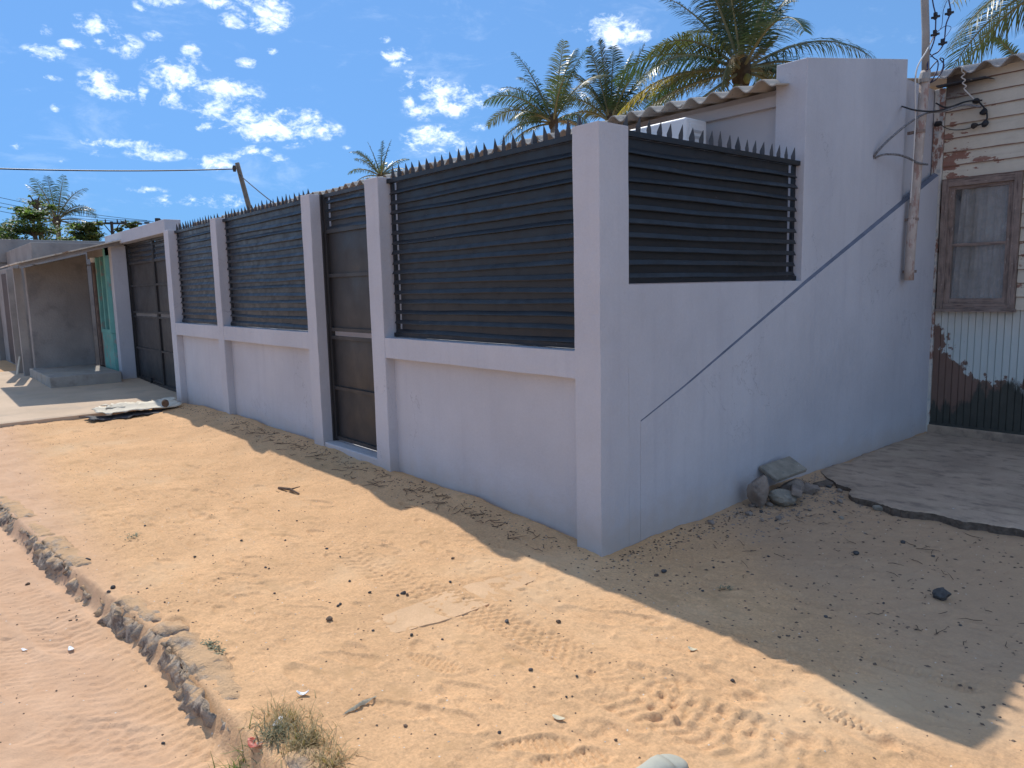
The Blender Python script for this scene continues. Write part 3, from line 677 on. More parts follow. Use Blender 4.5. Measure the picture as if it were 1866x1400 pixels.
vg = empty('vehicle_gate', (-9.7, .26, .03), 'wide double-leaf dark steel vehicle gate below a concrete lintel', 'gate')
gate_leaf(vg, -11.216, -9.70, .26, .085, 2.385, 2.03, [.60, 1.14, 1.215, 1.66], 6)
gate_leaf(vg, -9.685, -8.165, .26, .05, 2.385, 2.03, [.60, 1.14, 1.215, 1.66], 7)
mesh_obj('gate_light_stop', box(-11.32, -11.2165, .2205, .30, .02, 2.385), 'gate_steel', vg)  # added behind the pillar to block sun leaking past the gate leaf
mesh_obj('guide_rail', box(-11.2, -8.17, .235, .285, .03, .075), 'gate_steel', vg)
mesh_obj('wheel', tube([(-10.35, .215, .105), (-10.35, .245, .105)], .045, 14), 'black_steel', vg)

# ------------------------------------------------------------------ house behind the fence
hs_ = empty('house', (-5, 3.5, -.1), 'low lilac-grey house behind the fence with wavy fibre-cement roof', 'house')
mesh_obj('wall', box(-13.0, -.248, 2.32, 2.50, -.2, 2.95), 'house_paint', hs_)
mesh_obj('wall', box(-13.0, -12.8, 2.50, 6.5, -.2, 2.95), 'house_paint', hs_)
roof_e = None
def corrugated(x0, x1, y0, z0, y1, z1, pitch, amp, th=.009, ny=6, phase=0.0, sag=0.0, ragged=0.0, seed=0):
    """sheet with ridges running along y; returns closed thick shell"""
    r = random.Random(seed); n = max(6, int((x1-x0)/pitch*14)); V, F = [], []
    jag = [r.uniform(-1, 1)*ragged for _ in range(n+1)]
    for lay in (0, 1):
        for j in range(ny+1):
            s = j/ny
            for i in range(n+1):
                x = x0+(x1-x0)*i/n; w = math.cos(2*math.pi*(x-phase)/pitch); w = w*(1.08-.08*w*w)
                V.append((x, y0+(y1-y0)*s + (jag[i] if j == 0 else 0), z0+(z1-z0)*s + amp*w - lay*th - sag*math.sin(math.pi*s)))
    m = n+1; K = (ny+1)*m
    for j in range(ny):
        for i in range(n):
            a = j*m+i; F.append((a, a+1, a+m+1, a+m)); F.append((K+a, K+a+m, K+a+m+1, K+a+1))
    for i in range(n): F.append((i, K+i, K+i+1, i+1)); a = ny*m+i; F.append((a, a+1, K+a+1, K+a))
    for j in range(ny): a = j*m; F.append((a, a+m, K+a+m, K+a)); a = j*m+n; F.append((a, K+a, K+a+m, a+m))
    return V, F
rt = mesh_obj('roof', box(-12.9, -.26, 2.27, 2.319, 2.82, 2.90), 'house_paint', hs_)
P_, A_ = .205, .030
xb = [-.155 - .82*k for k in range(0, 17)]
for k in range(len(xb)-1):
    dz_ = .012 if k % 2 else 0.0
    x1_ = xb[k] if k else -.130
    if k == 0:
        mesh_obj('roof_sheet', corrugated(xb[1]-.02, -.262, 2.02, 2.94, 6.2, 3.62, P_, A_, phase=-.06), 'fibre_cement', rt, smooth=False)
    else:
        mesh_obj('roof_sheet', corrugated(xb[k+1]-.05, x1_+.02, 2.02+random.uniform(-.02, .02), 2.94+dz_, 6.2, 3.62+dz_, P_, A_, phase=-.06), 'fibre_cement', rt)
mesh_obj('roof_sheet', corrugated(-.259, -.14, 2.03, 2.945, 2.212, 2.975, P_, A_, phase=-.06, ny=2), 'fibre_cement', rt)
# outdoor air-conditioning unit on brackets
ac = empty('air_conditioner', (-1.18, 2.0, 2.3), 'white outdoor air-conditioning unit mounted under the wavy roof edge', 'air conditioner')
mesh_obj('casing', bevelled(box(-1.56, -.80, 1.86, 2.14, 2.25, 2.79), .018, 3), 'ac_white', ac)
mesh_obj('side_cover', bevelled(box(-.80, -.788, 1.90, 2.10, 2.42, 2.745), .004), 'ac_white', ac)
for k in range(5): mesh_obj('vent_slat', box(-.789, -.782, 1.93, 2.07, 2.50+k*.045, 2.518+k*.045), 'ac_dark', ac)
mesh_obj('fan_grille', tube([(-1.25, 1.861, 2.52), (-1.25, 1.845, 2.52)], .22, 28), 'ac_dark', ac)
for x in (-1.45, -.95): mesh_obj('bracket', join(box(x, x+.03, 1.88, 2.318, 2.215, 2.249), box(x, x+.03, 2.285, 2.319, 1.95, 2.215)), 'ac_white', ac)

# ------------------------------------------------------------------ old wooden house on the right
YW = 4.66
wh = empty('wooden_house', (2.6, 5.5, 0), 'old plank house with peeling pale paint and bare brown wood', 'house')
XE = 5.0
mesh_obj('back_wall', box(.03, XE, YW+.14, YW+.20, -.1, 3.25), 'dark_room', wh)
WX0, WX1, WZ0, WZ1 = .078, .715, 1.205, 2.40     # window opening outer frame
zb = [2.405 + .122*k for k in range(0, 7)]
for k in range(7):
    z0_, z1_ = zb[k], zb[k]+.126
    V, F = prism([(YW-.004-.012, z0_), (YW+.012, z0_), (YW+.012, z1_+.01), (YW-.002, z1_+.01)], 0, .062, XE)
    mesh_obj('siding_board', (V, F), 'peeling_siding', wh)
for wx in (0, 1.55, 3.1):
    for k in range(10):       # short siding beside windows (right of the opening)
        a, b_ = WX1+wx+.004, (WX1+1.55+wx-.64 if wx < 3 else XE)
        if b_-a < .05: continue
        z0_ = WZ0-.01+k*.1205
        mesh_obj('siding_board', prism([(YW-.016, z0_), (YW+.012, z0_), (YW+.012, z0_+.128), (YW-.002, z0_+.128)], 0, a, b_), 'peeling_siding', wh)
w_ = .0585; nb = int((XE-.055)/w_)
bb = prism([(0, YW+.004), (.004, YW-.004), (.008, YW), (w_-.006, YW), (w_-.001, YW+.010), (w_-.001, YW+.02), (0, YW+.02)], 2, .095, 1.193)
bme = None
for k in range(nb):
    if bme is None:
        o = mesh_obj('beadboard', ([(p[0]+.058, p[1], p[2]) for p in bb[0]], bb[1]), 'peeling_beadboard', wh); bme = o.data
    else:
        o = bpy.data.objects.new('beadboard', bme); COL.objects.link(o); o.parent = wh; o.location = (k*w_, 0, 0)
mesh_obj('plinth', bevelled(box(.05, XE, YW-.035, YW+.13, -.12, .075), .008), 'slab_concrete', wh)
mesh_obj('plinth_strip', box(.05, XE, YW-.02, YW+.02, .0755, .096), 'peeling_beadboard', wh)
mesh_obj('corner_post', bevelled(box(-.035, .058, YW-.03, YW+.12, -.1, 3.24), .01), 'corner_post_paint', wh)
for wx in (0, 1.55, 3.1):
    a, b_ = WX0+wx, WX1+wx
    wn = mesh_obj('window', box(a, a+.055, YW-.045, YW+.05, WZ0, WZ1), 'old_wood', wh); mesh_obj('jamb', box(b_-.055, b_, YW-.045, YW+.05, WZ0, WZ1), 'old_wood', wn)
    mesh_obj('head', box(a+.055, b_-.055, YW-.042, YW+.05, WZ1-.065, WZ1), 'old_wood_h', wn); mesh_obj('sill', box(a-.012, b_+.012, YW-.062, YW+.05, WZ0-.028, WZ0-.001), 'old_wood_h', wn)
    mesh_obj('bottom_rail', box(a+.055, b_-.055, YW-.040, YW+.05, WZ0, WZ0+.05), 'old_wood_h', wn)
    a2, b2, c2, d2 = a+.056, b_-.056, WZ0+.051, WZ1-.066
    for xa_ in (a2, b2-.045): mesh_obj('sash_stile', box(xa_, xa_+.045, YW-.022, YW+.02, c2, d2), 'old_wood', wn)
    mid = c2+(d2-c2)*.49
    for nm_, za_, zb_ in (('glazing_bar', mid, mid+.026), ('sash_rail', c2, c2+.045), ('sash_rail', d2-.03, d2)): mesh_obj(nm_, box(a2+.045, b2-.045, YW-.020, YW+.018, za_, zb_), 'old_wood_h', wn)
    mesh_obj('pane', box(a2+.045, b2-.045, YW+.000, YW+.003, c2+.045, mid), 'window_glass', wn); mesh_obj('pane', box(a2+.045, b2-.045, YW+.000, YW+.003, mid+.026, d2-.03), 'window_glass', wn)
    V, F = [], []; nx = 60; xm = a2+.045
    for i in range(nx+1):
        s = i/nx; x = xm+.006+(b2-a2-.1)*s
        y = YW+.026+.010*math.sin(s*30)+.006*math.sin(s*71+1)
        for z, sk in ((c2, -.006), ((c2+d2)/2, .012), (d2, .026)): V.append((x+sk*(1-s)*1.6, y, z))
    for i in range(nx):
        for q in range(2): F.append((i*3+q, (i+1)*3+q, (i+1)*3+q+1, i*3+q+1))
    mesh_obj('curtain', (V, F), 'curtain', wn, smooth=True)
wr = mesh_obj('roof', box(.06, XE, YW+.02, YW+.08, 3.27, 3.32), 'old_wood_h', wh)
mesh_obj('eave_board', prism([(YW-.02, 3.262), (YW+.012, 3.262), (YW+.012, 3.335), (YW-.02, 3.335)], 0, .06, XE), 'peeling_siding', wh)
for k in range(6):
    x0_ = -.06+k*.86
    mesh_obj('roof_sheet', corrugated(x0_, x0_+.90, YW-.16+random.uniform(-.02, .02), 3.335+.006*(k % 2), 8.6, 4.25+.006*(k % 2), .212, .036, phase=.20, ragged=.004, seed=k), 'weathered_sheet', wr)
mesh_obj('roof_underlay', prism([(.0, 3.26), (.40, 3.255), (.46, 3.225), (.40, 3.245), (.0, 3.245)], 1, YW-.10, YW-.02), 'cardboard_dark', wh)

# ------------------------------------------------------------------ service pole with cables
sp = empty('service_pole', (.105, 3.9, 1.47), 'peeling pipe fixed to the side wall carrying tangled service cables', 'pole')
lowp = [on(1656, 511, 0, .10), on(1661, 430, 0, .10), on(1667, 360, 0, .10), on(1674, 270, 0, .10), on(1681, 195, 0, .10), on(1687, 130, 0, .10)]
mesh_obj('lower_pipe', tube(spline(lowp, 4), .040, 14), 'pipe_paint', sp, smooth=True)
up = [np.array(lowp[-1])+[0, .0, -.05], on(1687, 60, 0, .10), on(1685, 0, 0, .10)]; up.append(up[-1]+(up[-1]-up[1])*5)
mesh_obj('upper_pipe', tube(up, .031, 14), 'pipe_grey', sp, smooth=True)
cl = np.array(on(1684, 140, 0, .10)); mesh_obj('collar', tube([cl+[0, 0, -.05], cl+[0, 0, -.02], cl+[0, 0, .03]], [.042, .047, .034], 14), 'pipe_grey', sp)
for (px, py) in [(1664, 400), (1660, 495), (1676, 240)]:
    c = np.array(on(px, py, 0, .10)); mesh_obj('clamp', join(tube([c+[0, 0, -.012], c+[0, 0, .012]], .045, 14), box(.0, .09, c[1]-.012, c[1]+.012, c[2]-.012, c[2]+.012)), 'old_wood', sp)
def cable(name, pts, r, mat, label, cat='cable', group=None, n=6, parent=None):
    P = spline(pts, 7); o = mesh_obj(name, tube(P, r, n), mat, parent, smooth=True, origin=None if parent else tuple(P[0]))
    if not parent: tag(o, label, cat, group)
    return o
X1 = .14
cable('cable', [on(1690,300,0,.155), on(1672,297,0,.150), on(1655,288,0,.135), on(1635,282,0,.105), on(1610,282,0,.055), on(1592,289,0,-.01)], .0095, 'cable_grey', 'grey conduit looping from the service pole into the lilac wall, lower one')
cable('cable', [on(1788,195,1,YW-.09), on(1755,192,1,YW-.13), on(1722,202,1,4.35), on(1690,206,0,.16), on(1660,222,0,.13), on(1625,250,0,.07), on(1600,275,0,.03), on(1590,290,0,-.01)], .010, 'cable_grey', 'frayed grey conduit arching from the plank house to the lilac wall')
cable('cable', [on(1790,183,1,YW-.08), on(1762,185,1,YW-.11), on(1730,197,1,YW-.2), on(1700,203,0,.19), on(1668,201,0,.155), on(1650,196,0,.06), on(1643,194,0,-.01)], .007, 'cable_black', 'thick black cable wrapped round the service pole over the siding')
bc = cable('cable', [on(1705,188,1,YW-.2), on(1725,196,1,YW-.17), on(1758,186,1,YW-.10), on(1779,184,1,YW-.07), on(1790,193,1,YW-.06), on(1798,205,1,YW-.055), on(1796,222,1,YW-.055), on(1777,230,1,YW-.05)], .0075, 'cable_black', 'black cable hooked down over the siding boards with three round connectors')
for (px, py) in [(1775, 230), (1794, 225), (1792, 204), (1779, 184)]:
    c = on(px, py, 1, YW-.055); mesh_obj('connector', rock(c, (.034, .026, .034), px), 'cable_black', bc, smooth=False)
cable('cable', [on(1754,122,1,YW-.20), on(1753,130,1,YW-.16), on(1758,135,1,YW-.14), on(1752,141,1,YW-.13), on(1759,146,1,YW-.12), on(1754,152,1,YW-.11), on(1761,157,1,YW-.10), on(1757,162,1,YW-.09), on(1766,172,1,YW-.08), on(1776,182,1,YW-.06)], .0055, 'cable_white', 'kinked white wire twisting from the roof edge down to black cable')
cable('cable', [on(1712,226,1,YW-.03), on(1725,234,1,YW-.03), on(1740,237,1,YW-.03), on(1758,236,1,YW-.03), on(1774,232,1,YW-.04)], .004, 'cable_black', 'thin slack wire running across the siding to a round connector')
c = on(1709, 226, 1, YW-.03); jb = mesh_obj('junction_knob', rock(c, (.04, .035, .03), 91), 'cable_black', origin=tuple(c)); tag(jb, 'small dark cable knob nailed on the siding boards', 'connector')
# drop wires from above with splice connectors
def splice(px, py, ax, v, par, seed):
    c = np.array(on(px, py, ax, v)); mesh_obj('splice_clamp', join(rock(c, (.020, .018, .030), seed, 1), box(c[0]-.034, c[0]+.034, c[1]-.008, c[1]+.008, c[2]-.009, c[2]+.007), box(c[0]-.014, c[0]+.01, c[1]-.014, c[1]+.014, c[2]+.01, c[2]+.035)), 'cable_black', par)
YD = 4.05
d1 = cable('drop_wire', [on(1688,-120,1,YD), on(1694,-40,1,YD), on(1700,5,1,YD), on(1705,30,1,YD), on(1704,62,1,YD), on(1701,78,1,YD), on(1694,96,1,YD), on(1691,110,1,YD-.02), on(1690,128,1,YD-.05)], .0055, 'cable_blue', 'dark blue drop wire with two splice clamps beside the pole', 'cable')
splice(1705, 31, 1, YD, d1, 1); splice(1704, 63, 1, YD, d1, 2)
d2 = cable('drop_wire', [on(1716,-120,1,YD+.04), on(1724,-40,1,YD+.04), on(1729,0,1,YD+.04), on(1732,22,1,YD+.04), on(1724,45,1,YD+.04), on(1720,78,1,YD+.04), on(1710,94,1,YD+.04), on(1700,100,1,YD+.02), on(1696,104,1,YD+.0)], .0055, 'cable_blue', 'dark blue drop wire with splice clamps, outer one from the pole', 'cable')
splice(1730, 24, 1, YD+.04, d2, 3); splice(1718, 79, 1, YD+.04, d2, 4)
cable('drop_wire', [on(1726,0,1,YD+.04), on(1719,20,1,YD+.04), on(1716,48,1,YD+.04), on(1708,58,1,YD+.03), on(1722,48,1,YD+.05), on(1733,50,1,YD+.06), on(1727,62,1,YD+.06), on(1718,72,1,YD+.05)], .0025, 'cable_blue', 'thin loose wire curled between the two drop wires', 'cable')
for j, q in enumerate([[(1694,98),(1702,106),(1709,112),(1708,128),(1700,144)], [(1709,110),(1698,122),(1690,135),(1688,150)], [(1712,107),(1720,118),(1716,132),(1704,146)], [(1713,106),(1719,108),(1718,124),(1710,140),(1699,147)]]):
    cable('wire_tail', [on(px, py, 1, 4.12+.02*j) for px, py in q] + [on(1694, 152, 1, 4.22)], .005, 'cable_blue' if j != 3 else 'cable_black', 'dark loop of wire hanging over the roof edge by the pole', 'cable', 'wire loops at the pole')
cable('cable', [on(1702,66,1,YD), on(1695,80,1,YD), on(1688,94,0,.15), on(1678,110,0,.16), on(1671,126,0,.15), on(1668,150,0,.145), on(1668,215,0,.145), on(1664,290,0,.145), on(1659,370,0,.145)], .006, 'cable_white', 'white wire wrapped round the pole and running down its side')

# ------------------------------------------------------------------ rubble against the side wall
def stone(vf, mat, label, name='stone', group=None, cat='stone', smooth=False):
    zs = [p[2] for p in vf[0]]; xs = [p[0] for p in vf[0]]; ys = [p[1] for p in vf[0]]
    o = mesh_obj(name, vf, mat, smooth=smooth, origin=((min(xs)+max(xs))/2, (min(ys)+max(ys))/2, min(zs))); return tag(o, label, cat, group)
def drop(vf, x, y, sink=.01, z=None):
    m = min(p[2] for p in vf[0]); zz = (gz(x, y) if z is None else z) - sink
    return [(p[0], p[1], p[2]-m+zz) for p in vf[0]], vf[1]
stone(drop(rock((.135, 1.44, .1), (.075, .085, .135), 21, 4, .10, (.05, .12, .3)), .135, 1.44, .012), 'rubble_stone', 'upright brown rubble block leaning against the side wall')
stone(drop(rock((.235, 1.60, .1), (.095, .085, .070), 22, 4, .10, (.1, .05, .5)), .235, 1.60, .015), 'rubble_grey', 'rounded grey rubble stone lying in front of the tilted slab')
sx, sy = .15, 1.72
def tilted(c, hx, hy, hz, rx, ry, rz):
    R = Matrix.Rotation(rz, 3, 'Z') @ Matrix.Rotation(ry, 3, 'Y') @ Matrix.Rotation(rx, 3, 'X')
    v, f = bevelled(box(-hx, hx, -hy, hy, -hz, hz), .008)
    return [tuple(R @ Vector(p) + Vector(c)) for p in v], f
stone(tilted((.125, 1.79, .150), .085, .165, .016, .10, .42, -.12), 'rubble_grey', 'flat concrete fragment with white flecks resting on the rubble')
stone(tilted((.27, 1.72, .035), .035, .14, .022, -.12, .15, .5), 'rubble_stone', 'long thin brown rubble piece propped under the flat fragment')
stone(drop(rock((.16, 1.86, .1), (.085, .10, .070), 25, 4, .1), .16, 1.86, .02), 'rubble_stone', 'brown rubble lump supporting the flat concrete fragment')
stone(drop(rock((.26, 1.93, .1), (.075, .06, .05), 26, 4, .1), .26, 1.93, .02), 'rubble_stone', 'dark brown clod at the back of the rubble heap')
r1 = random.Random(5)
for k in range(46):
    x = abs(r1.gauss(.0, .22))+.10; y = r1.gauss(1.75, .36)
    s = r1.uniform(.008, .028)
    stone(drop(rock((x, y, 0), (s*1.2, s, s*.75), 300+k, 1), x, y, s*.3), r1.choice(['rubble_stone', 'rubble_grey', 'rubble_stone', 'dark_pebble']), 'small rubble chip scattered around the heap by the side wall', 'rubble_chip', 'rubble chips', 'stone')
for k, (px, py, sz, rz) in enumerate(((1655, 925, .10, .4), (1615, 905, .12, .9), (1745, 945, .09, .2), (1500, 885, .07, 1.2))):
    c = on(px, py, 2, -.03); stone(tilted((c[0], c[1], gz(c[0], c[1])+.008), sz, sz*.5, .014, .06*k, -.08, rz), 'slab_edge' if k % 2 else 'rubble_stone', ('thin broken concrete flake beside the cracked paving edge', 'large crumbling concrete flake at the paving corner near the rubble', 'small broken flake under the paving edge, facing the sand', 'flat chip between rubble heap and paving')[k], 'concrete_flake', None, 'flake')
# ------------------------------------------------------------------ pebbles
def pix_ground(px, py):
    z = -.06
    for _ in range(3): p = on(px, py, 2, z); z = gz(p[0], p[1])
    return p[0], p[1]
peb = [(600,1130,.030),(160,1022,.030),(157,1022,.018),(206,1072,.026),(198,1078,.02),(50,1066,.022),(264,958,.018),(355,1016,.018),(770,920,.016),(924,1134,.022),(1018,1134,.022),(967,1221,.018),(1051,1235,.012),(806,1166,.012),(735,1082,.025),(742,1085,.018),(725,1086,.016),(674,1081,.018),(620,1102,.018),(820,1062,.018),(825,1018,.020),(637,1060,.016),(1335,1235,.018),(1032,1271,.010),(910,1336,.014),(739,1324,.016),(680,1150,.014),(750,1158,.016),(843,1123,.010),(930,1095,.010),(1122,1350,.012),(508,931,.018),(596,1001,.020),(520,985,.014),(388,1013,.012),(252,1080,.012),(268,1073,.012),(325,1113,.010),(440,986,.016),(541,950,.014),(490,1037,.014),(484,1035,.016),(500,1082,.014),(616,1105,.016),(620,1015,.012),(1196,1050,.022),(1210,1042,.03),(1560,1010,.03),(1645,990,.03),(1505,1125,.02),(1420,1162,.016),(1280,1078,.014),(1610,1100,.014),(1750,1140,.014),(1700,1015,.02),(1480,1205,.012),(1300,1035,.016),(1400,1015,.016),(860,905,.014),(885,870,.016),(925,905,.02),(975,945,.026),(900,880,.016),(770,880,.016),(1000,965,.02),(700,880,.016),(640,835,.016),(560,805,.016),(500,790,.016),(430,775,.014),(128,1130,.016),(300,1098,.012),(265,1250,.012),(298,1355,.014),(140,1130,.010)]
for k, (px, py, s) in enumerate(peb):
    x, y = pix_ground(px, py); s *= .60
    stone(drop(rock((x, y, 0), (s*1.15, s*.9, s*.7), 500+k, 2 if s > .012 else 1, .2, (0, 0, k)), x, y, s*.25), 'dark_pebble' if k % 5 else 'brown_clod', 'small dark pebble lying loose on the sand', 'pebble', 'dark pebbles on the sand', 'pebble')
x, y = pix_ground(1716, 1092); stone(drop(rock((x, y, 0), (.045, .035, .035), 777, 2, .5), x, y, .01), 'dark_pebble', 'dark clod lying on shaded ground between slab and kerb', 'clod', None, 'clod')
pale = [(1580,918,.06),(1600,930,.045),(1210,1048,.022),(552,1038,.012)]
for k, (px, py, s) in enumerate(pale[:2]):
    x, y = pix_ground(px, py); stone(drop(rock((x, y, 0), (s*.9, s*.7, s*.5), 800+k, 2, .2), x, y, s*.15), 'rubble_grey', 'grey stone lying at the broken edge of the concrete paving', 'stone', 'stones by the paving edge')
# fine gravel, crumbs and plant litter: nobody could count these
def scatter(name, n, region, size, mat, label, seed, flat=.6, sub=False):
    r = random.Random(seed); V, F = [], []
    P = [region(r) for _ in range(n)]; P = [p for p in P if p]
    xs = np.array([p[0] for p in P]); ys = np.array([p[1] for p in P]); zz = base_h(xs, ys)+detail_h(xs, ys)
    for (x, y), z in zip(P, zz):
        s = size(r); a = r.uniform(0, 6.28); c, sn = math.cos(a), math.sin(a); b0 = len(V)
        for (u, v, w) in ((1.3, 0, 0), (0, .8, .1), (-1.1, .2, 0), (-.1, -.9, 0), (.1, 0, 1), (-.2, .1, -.6)):
            u *= r.uniform(.7, 1.2); v *= r.uniform(.7, 1.2); V.append((x+(u*c-v*sn)*s, y+(u*sn+v*c)*s, z+w*flat*s))
        F += [(b0, b0+1, b0+4), (b0+1, b0+2, b0+4), (b0+2, b0+3, b0+4), (b0+3, b0, b0+4), (b0+1, b0, b0+5), (b0+2, b0+1, b0+5), (b0+3, b0+2, b0+5), (b0, b0+3, b0+5)]
    o = mesh_obj(name, (V, F), mat); tag(o, label, 'gravel', kind='stuff'); return o
def reg_open(r):
    x = r.uniform(-7.8, 2.6); y = r.uniform(-3.0, 1.9)
    if x < .06 and y > -.03: return None
    return x, y
scatter('gravel', 2200, reg_open, lambda r: r.uniform(.002, .0075), 'brown_clod', 'fine dark crumbs strewn over the sand', 1)
scatter('gravel', 1300, reg_open, lambda r: r.uniform(.0018, .006), 'pale_pebble', 'fine pale grit strewn over the sand', 2, .4)
def reg_wall(r):
    if r.random() < .6: return r.uniform(-7.8, .3), -abs(r.gauss(.03, .10))-.03
    return abs(r.gauss(.02, .10))+.05, r.uniform(.0, 2.2)
scatter('gravel', 900, reg_wall, lambda r: r.uniform(.003, .011), 'twig_litter', 'dark crumbs and litter gathered along the foot of the wall', 3, .5)
scatter('gravel', 350, reg_wall, lambda r: r.uniform(.002, .009), 'rubble_grey', 'grey plaster crumbs along the foot of the wall', 4, .5)
def reg_rub(r): return abs(r.gauss(.05, .30))+.06, r.gauss(1.85, .45)
scatter('gravel', 900, reg_rub, lambda r: r.uniform(.003, .012), 'rubble_stone', 'gravel spread around the rubble heap', 5, .6)
scatter('gravel', 650, lambda r: (r.uniform(.1, 2.4), r.uniform(-.3, 1.95)), lambda r: r.uniform(.003, .012), 'brown_clod', 'dark crumbs on the shaded earth', 6, .5)
def twigs(name, n, reg, Lr, mat, label, seed, rad=.0022):
    r = random.Random(seed); vfs = []
    for _ in range(n):
        p = reg(r); L = r.uniform(*Lr); a = r.uniform(0, 6.28); z = gz(*p)+.004
        pts = [(p[0]+math.cos(a)*L*(s-.5)+r.uniform(-.006, .006), p[1]+math.sin(a)*L*(s-.5)+r.uniform(-.006, .006), z+r.uniform(0, .012)) for s in (0, .35, .7, 1)]
        vfs.append(tube(pts, [rad, rad, rad*.8, rad*.4], 4))
    o = mesh_obj(name, join(*vfs), mat); tag(o, label, 'litter', kind='stuff')
twigs('plant_litter', 150, lambda r: (r.uniform(-5.5, -.3), -abs(r.gauss(.10, .07))-.05), (.03, .14), 'twig_litter', 'dry twigs and dead weeds lying along the wall foot', 7)
twigs('plant_litter', 60, lambda r: (r.uniform(.3, 2.2), r.uniform(.2, 1.9)), (.03, .12), 'twig_litter', 'thin twigs lying on the shaded earth', 8, .0018)

# ------------------------------------------------------------------ litter on the sand
def gp(px, py, lift=0.0):
    x, y = pix_ground(px, py); return (x, y, gz(x, y)+lift)
a, b_ = gp(508, 891, .008), gp(545, 902, .008)
m_ = tuple((a[i]+b_[i])/2+(.012 if i == 2 else .01) for i in range(3))
o = mesh_obj('stick', join(tube([a, m_, b_], [.010, .012, .006], 7), tube([m_, (m_[0]+.05, m_[1]+.06, m_[2]+.02)], [.007, .003], 6)), 'dry_stick', origin=a); tag(o, 'short dark forked stick lying on sunlit sand', 'stick')
h0, h1 = np.array(gp(620, 1307, .006)), np.array(gp(692, 1270, .006)); vfs = []; r2 = random.Random(4)
for k in range(9):
    s0, s1 = sorted((r2.uniform(0, .6), r2.uniform(.4, 1.0))); p0 = h0+(h1-h0)*s0; p1 = h0+(h1-h0)*s1; off = np.array([r2.uniform(-.012, .012), r2.uniform(-.006, .006), 0])
    vfs.append(tube([p0+off, (p0+p1)/2+off*.3+[0, 0, r2.uniform(.003, .012)], p1-off], [.0015, .005, .0015], 4))
o = mesh_obj('dry_husk', join(*vfs), 'dry_husk', origin=tuple(h0)); tag(o, 'pale dry husk fibre strip on the sand near the kerb grass', 'husk')
def leaf(px, py, L, w, ang, curl, mat, label, name, cat):
    c = np.array(gp(px, py, .004)); V, F = [], []; n = 8
    for i in range(n+1):
        s = i/n; ww = w*math.sin(math.pi*(s*.94+.03))**.7; u = (s-.5)*L; z = curl*(2*s-1)**2
        for v in (-1, 0, 1):
            V.append((c[0]+math.cos(ang)*u-math.sin(ang)*v*ww, c[1]+math.sin(ang)*u+math.cos(ang)*v*ww, c[2]+z+abs(v)*curl*.35))
    for i in range(n):
        for q in range(2): F.append((i*3+q, (i+1)*3+q, (i+1)*3+q+1, i*3+q+1))
    o = mesh_obj(name, (V, F), mat, smooth=True, origin=tuple(c)); md = o.modifiers.new('s', 'SOLIDIFY'); md.thickness = .0015; tag(o, label, cat); return o
leaf(552, 1268, .045, .010, .9, .014, 'plastic_white', 'white curled plastic scrap on sand above the kerb grass', 'plastic_scrap', 'scrap')
leaf(506, 1322, .055, .016, -.9, .012, 'plastic_white', 'crumpled white scrap caught in the kerb grass', 'plastic_scrap', 'scrap')
leaf(465, 1356, .07, .022, .2, .012, 'plastic_red', 'faded red scrap in the grass at the kerb end', 'plastic_scrap', 'scrap')
leaf(1018, 1311, .05, .012, .3, .006, 'dry_husk', 'pale dry leaf lying on trodden sand', 'dry_leaf', 'leaf')
leaf(1262, 1186, .04, .012, .2, .008, 'dry_husk', 'small pale leaf near the edge of the wall shadow', 'dry_leaf', 'leaf')
leaf(130, 1187, .045, .012, .1, .008, 'plastic_white', 'white chip lying on the sandy road', 'plastic_scrap', 'scrap')
leaf(45, 1187, .035, .008, .5, .006, 'plastic_white', 'small white flake on the sandy road beside the kerb', 'plastic_scrap', 'scrap')
# torn cardboard sheets by the driveway edge
def sheet(c, L, Wd, ang, seed, mat, label, lift, thick=.012, curl=.03, tilt=0.0):
    r = random.Random(seed); nx, ny = 22, 10; V, F = [], []
    e0 = [r.uniform(-.05, .05) for _ in range(nx+1)]; e1 = [r.uniform(-.06, .06) for _ in range(nx+1)]; d0 = [r.uniform(-.05, .05) for _ in range(ny+1)]
    for i in range(nx+1):
        for j in range(ny+1):
            s, t_ = i/nx-.5, j/ny-.5
            u = s*L + (d0[j]*(1 if abs(s) > .45 else 0)); v = t_*Wd + e0[i]*(t_ < -.4) + e1[i]*(t_ > .4)
            x = c[0]+u*math.cos(ang)-v*math.sin(ang); y = c[1]+u*math.sin(ang)+v*math.cos(ang)
            z = lift + tilt*v + curl*(abs(s*2)**3) + .010*math.sin(u*9+seed)+.012*math.sin(v*14+seed*2)
            V.append((x, y, gz(c[0], c[1])+z))
    for i in range(nx):
        for j in range(ny): F.append((i*(ny+1)+j, (i+1)*(ny+1)+j, (i+1)*(ny+1)+j+1, i*(ny+1)+j+1))
    o = mesh_obj('cardboard_sheet', (V, F), mat, smooth=True, origin=(c[0], c[1], gz(c[0], c[1]))); md = o.modifiers.new('s', 'SOLIDIFY'); md.thickness = thick; md.offset = 0
    tag(o, label, 'cardboard'); return o
ccx, ccy = pix_ground(245, 757); aw = math.pi/2
sheet((ccx-.02, ccy, 0), 1.12, .42, aw, 1, 'cardboard_dark', 'dark flattened sheet underneath the pale cardboard by the driveway', .022, .016, .012)
sheet((ccx-.05, ccy+.05, 0), 1.00, .36, aw, 2, 'cardboard_pale', 'large torn pale cardboard sheet lying on a dark sheet', .085, .010, .03, .14)
sheet((ccx-.24, ccy+.10, 0), .80, .12, aw+.05, 3, 'cardboard_pale', 'narrow torn strip of pale cardboard at the driveway edge', .10, .010, .03, .1)
x, y = pix_ground(307, 748)
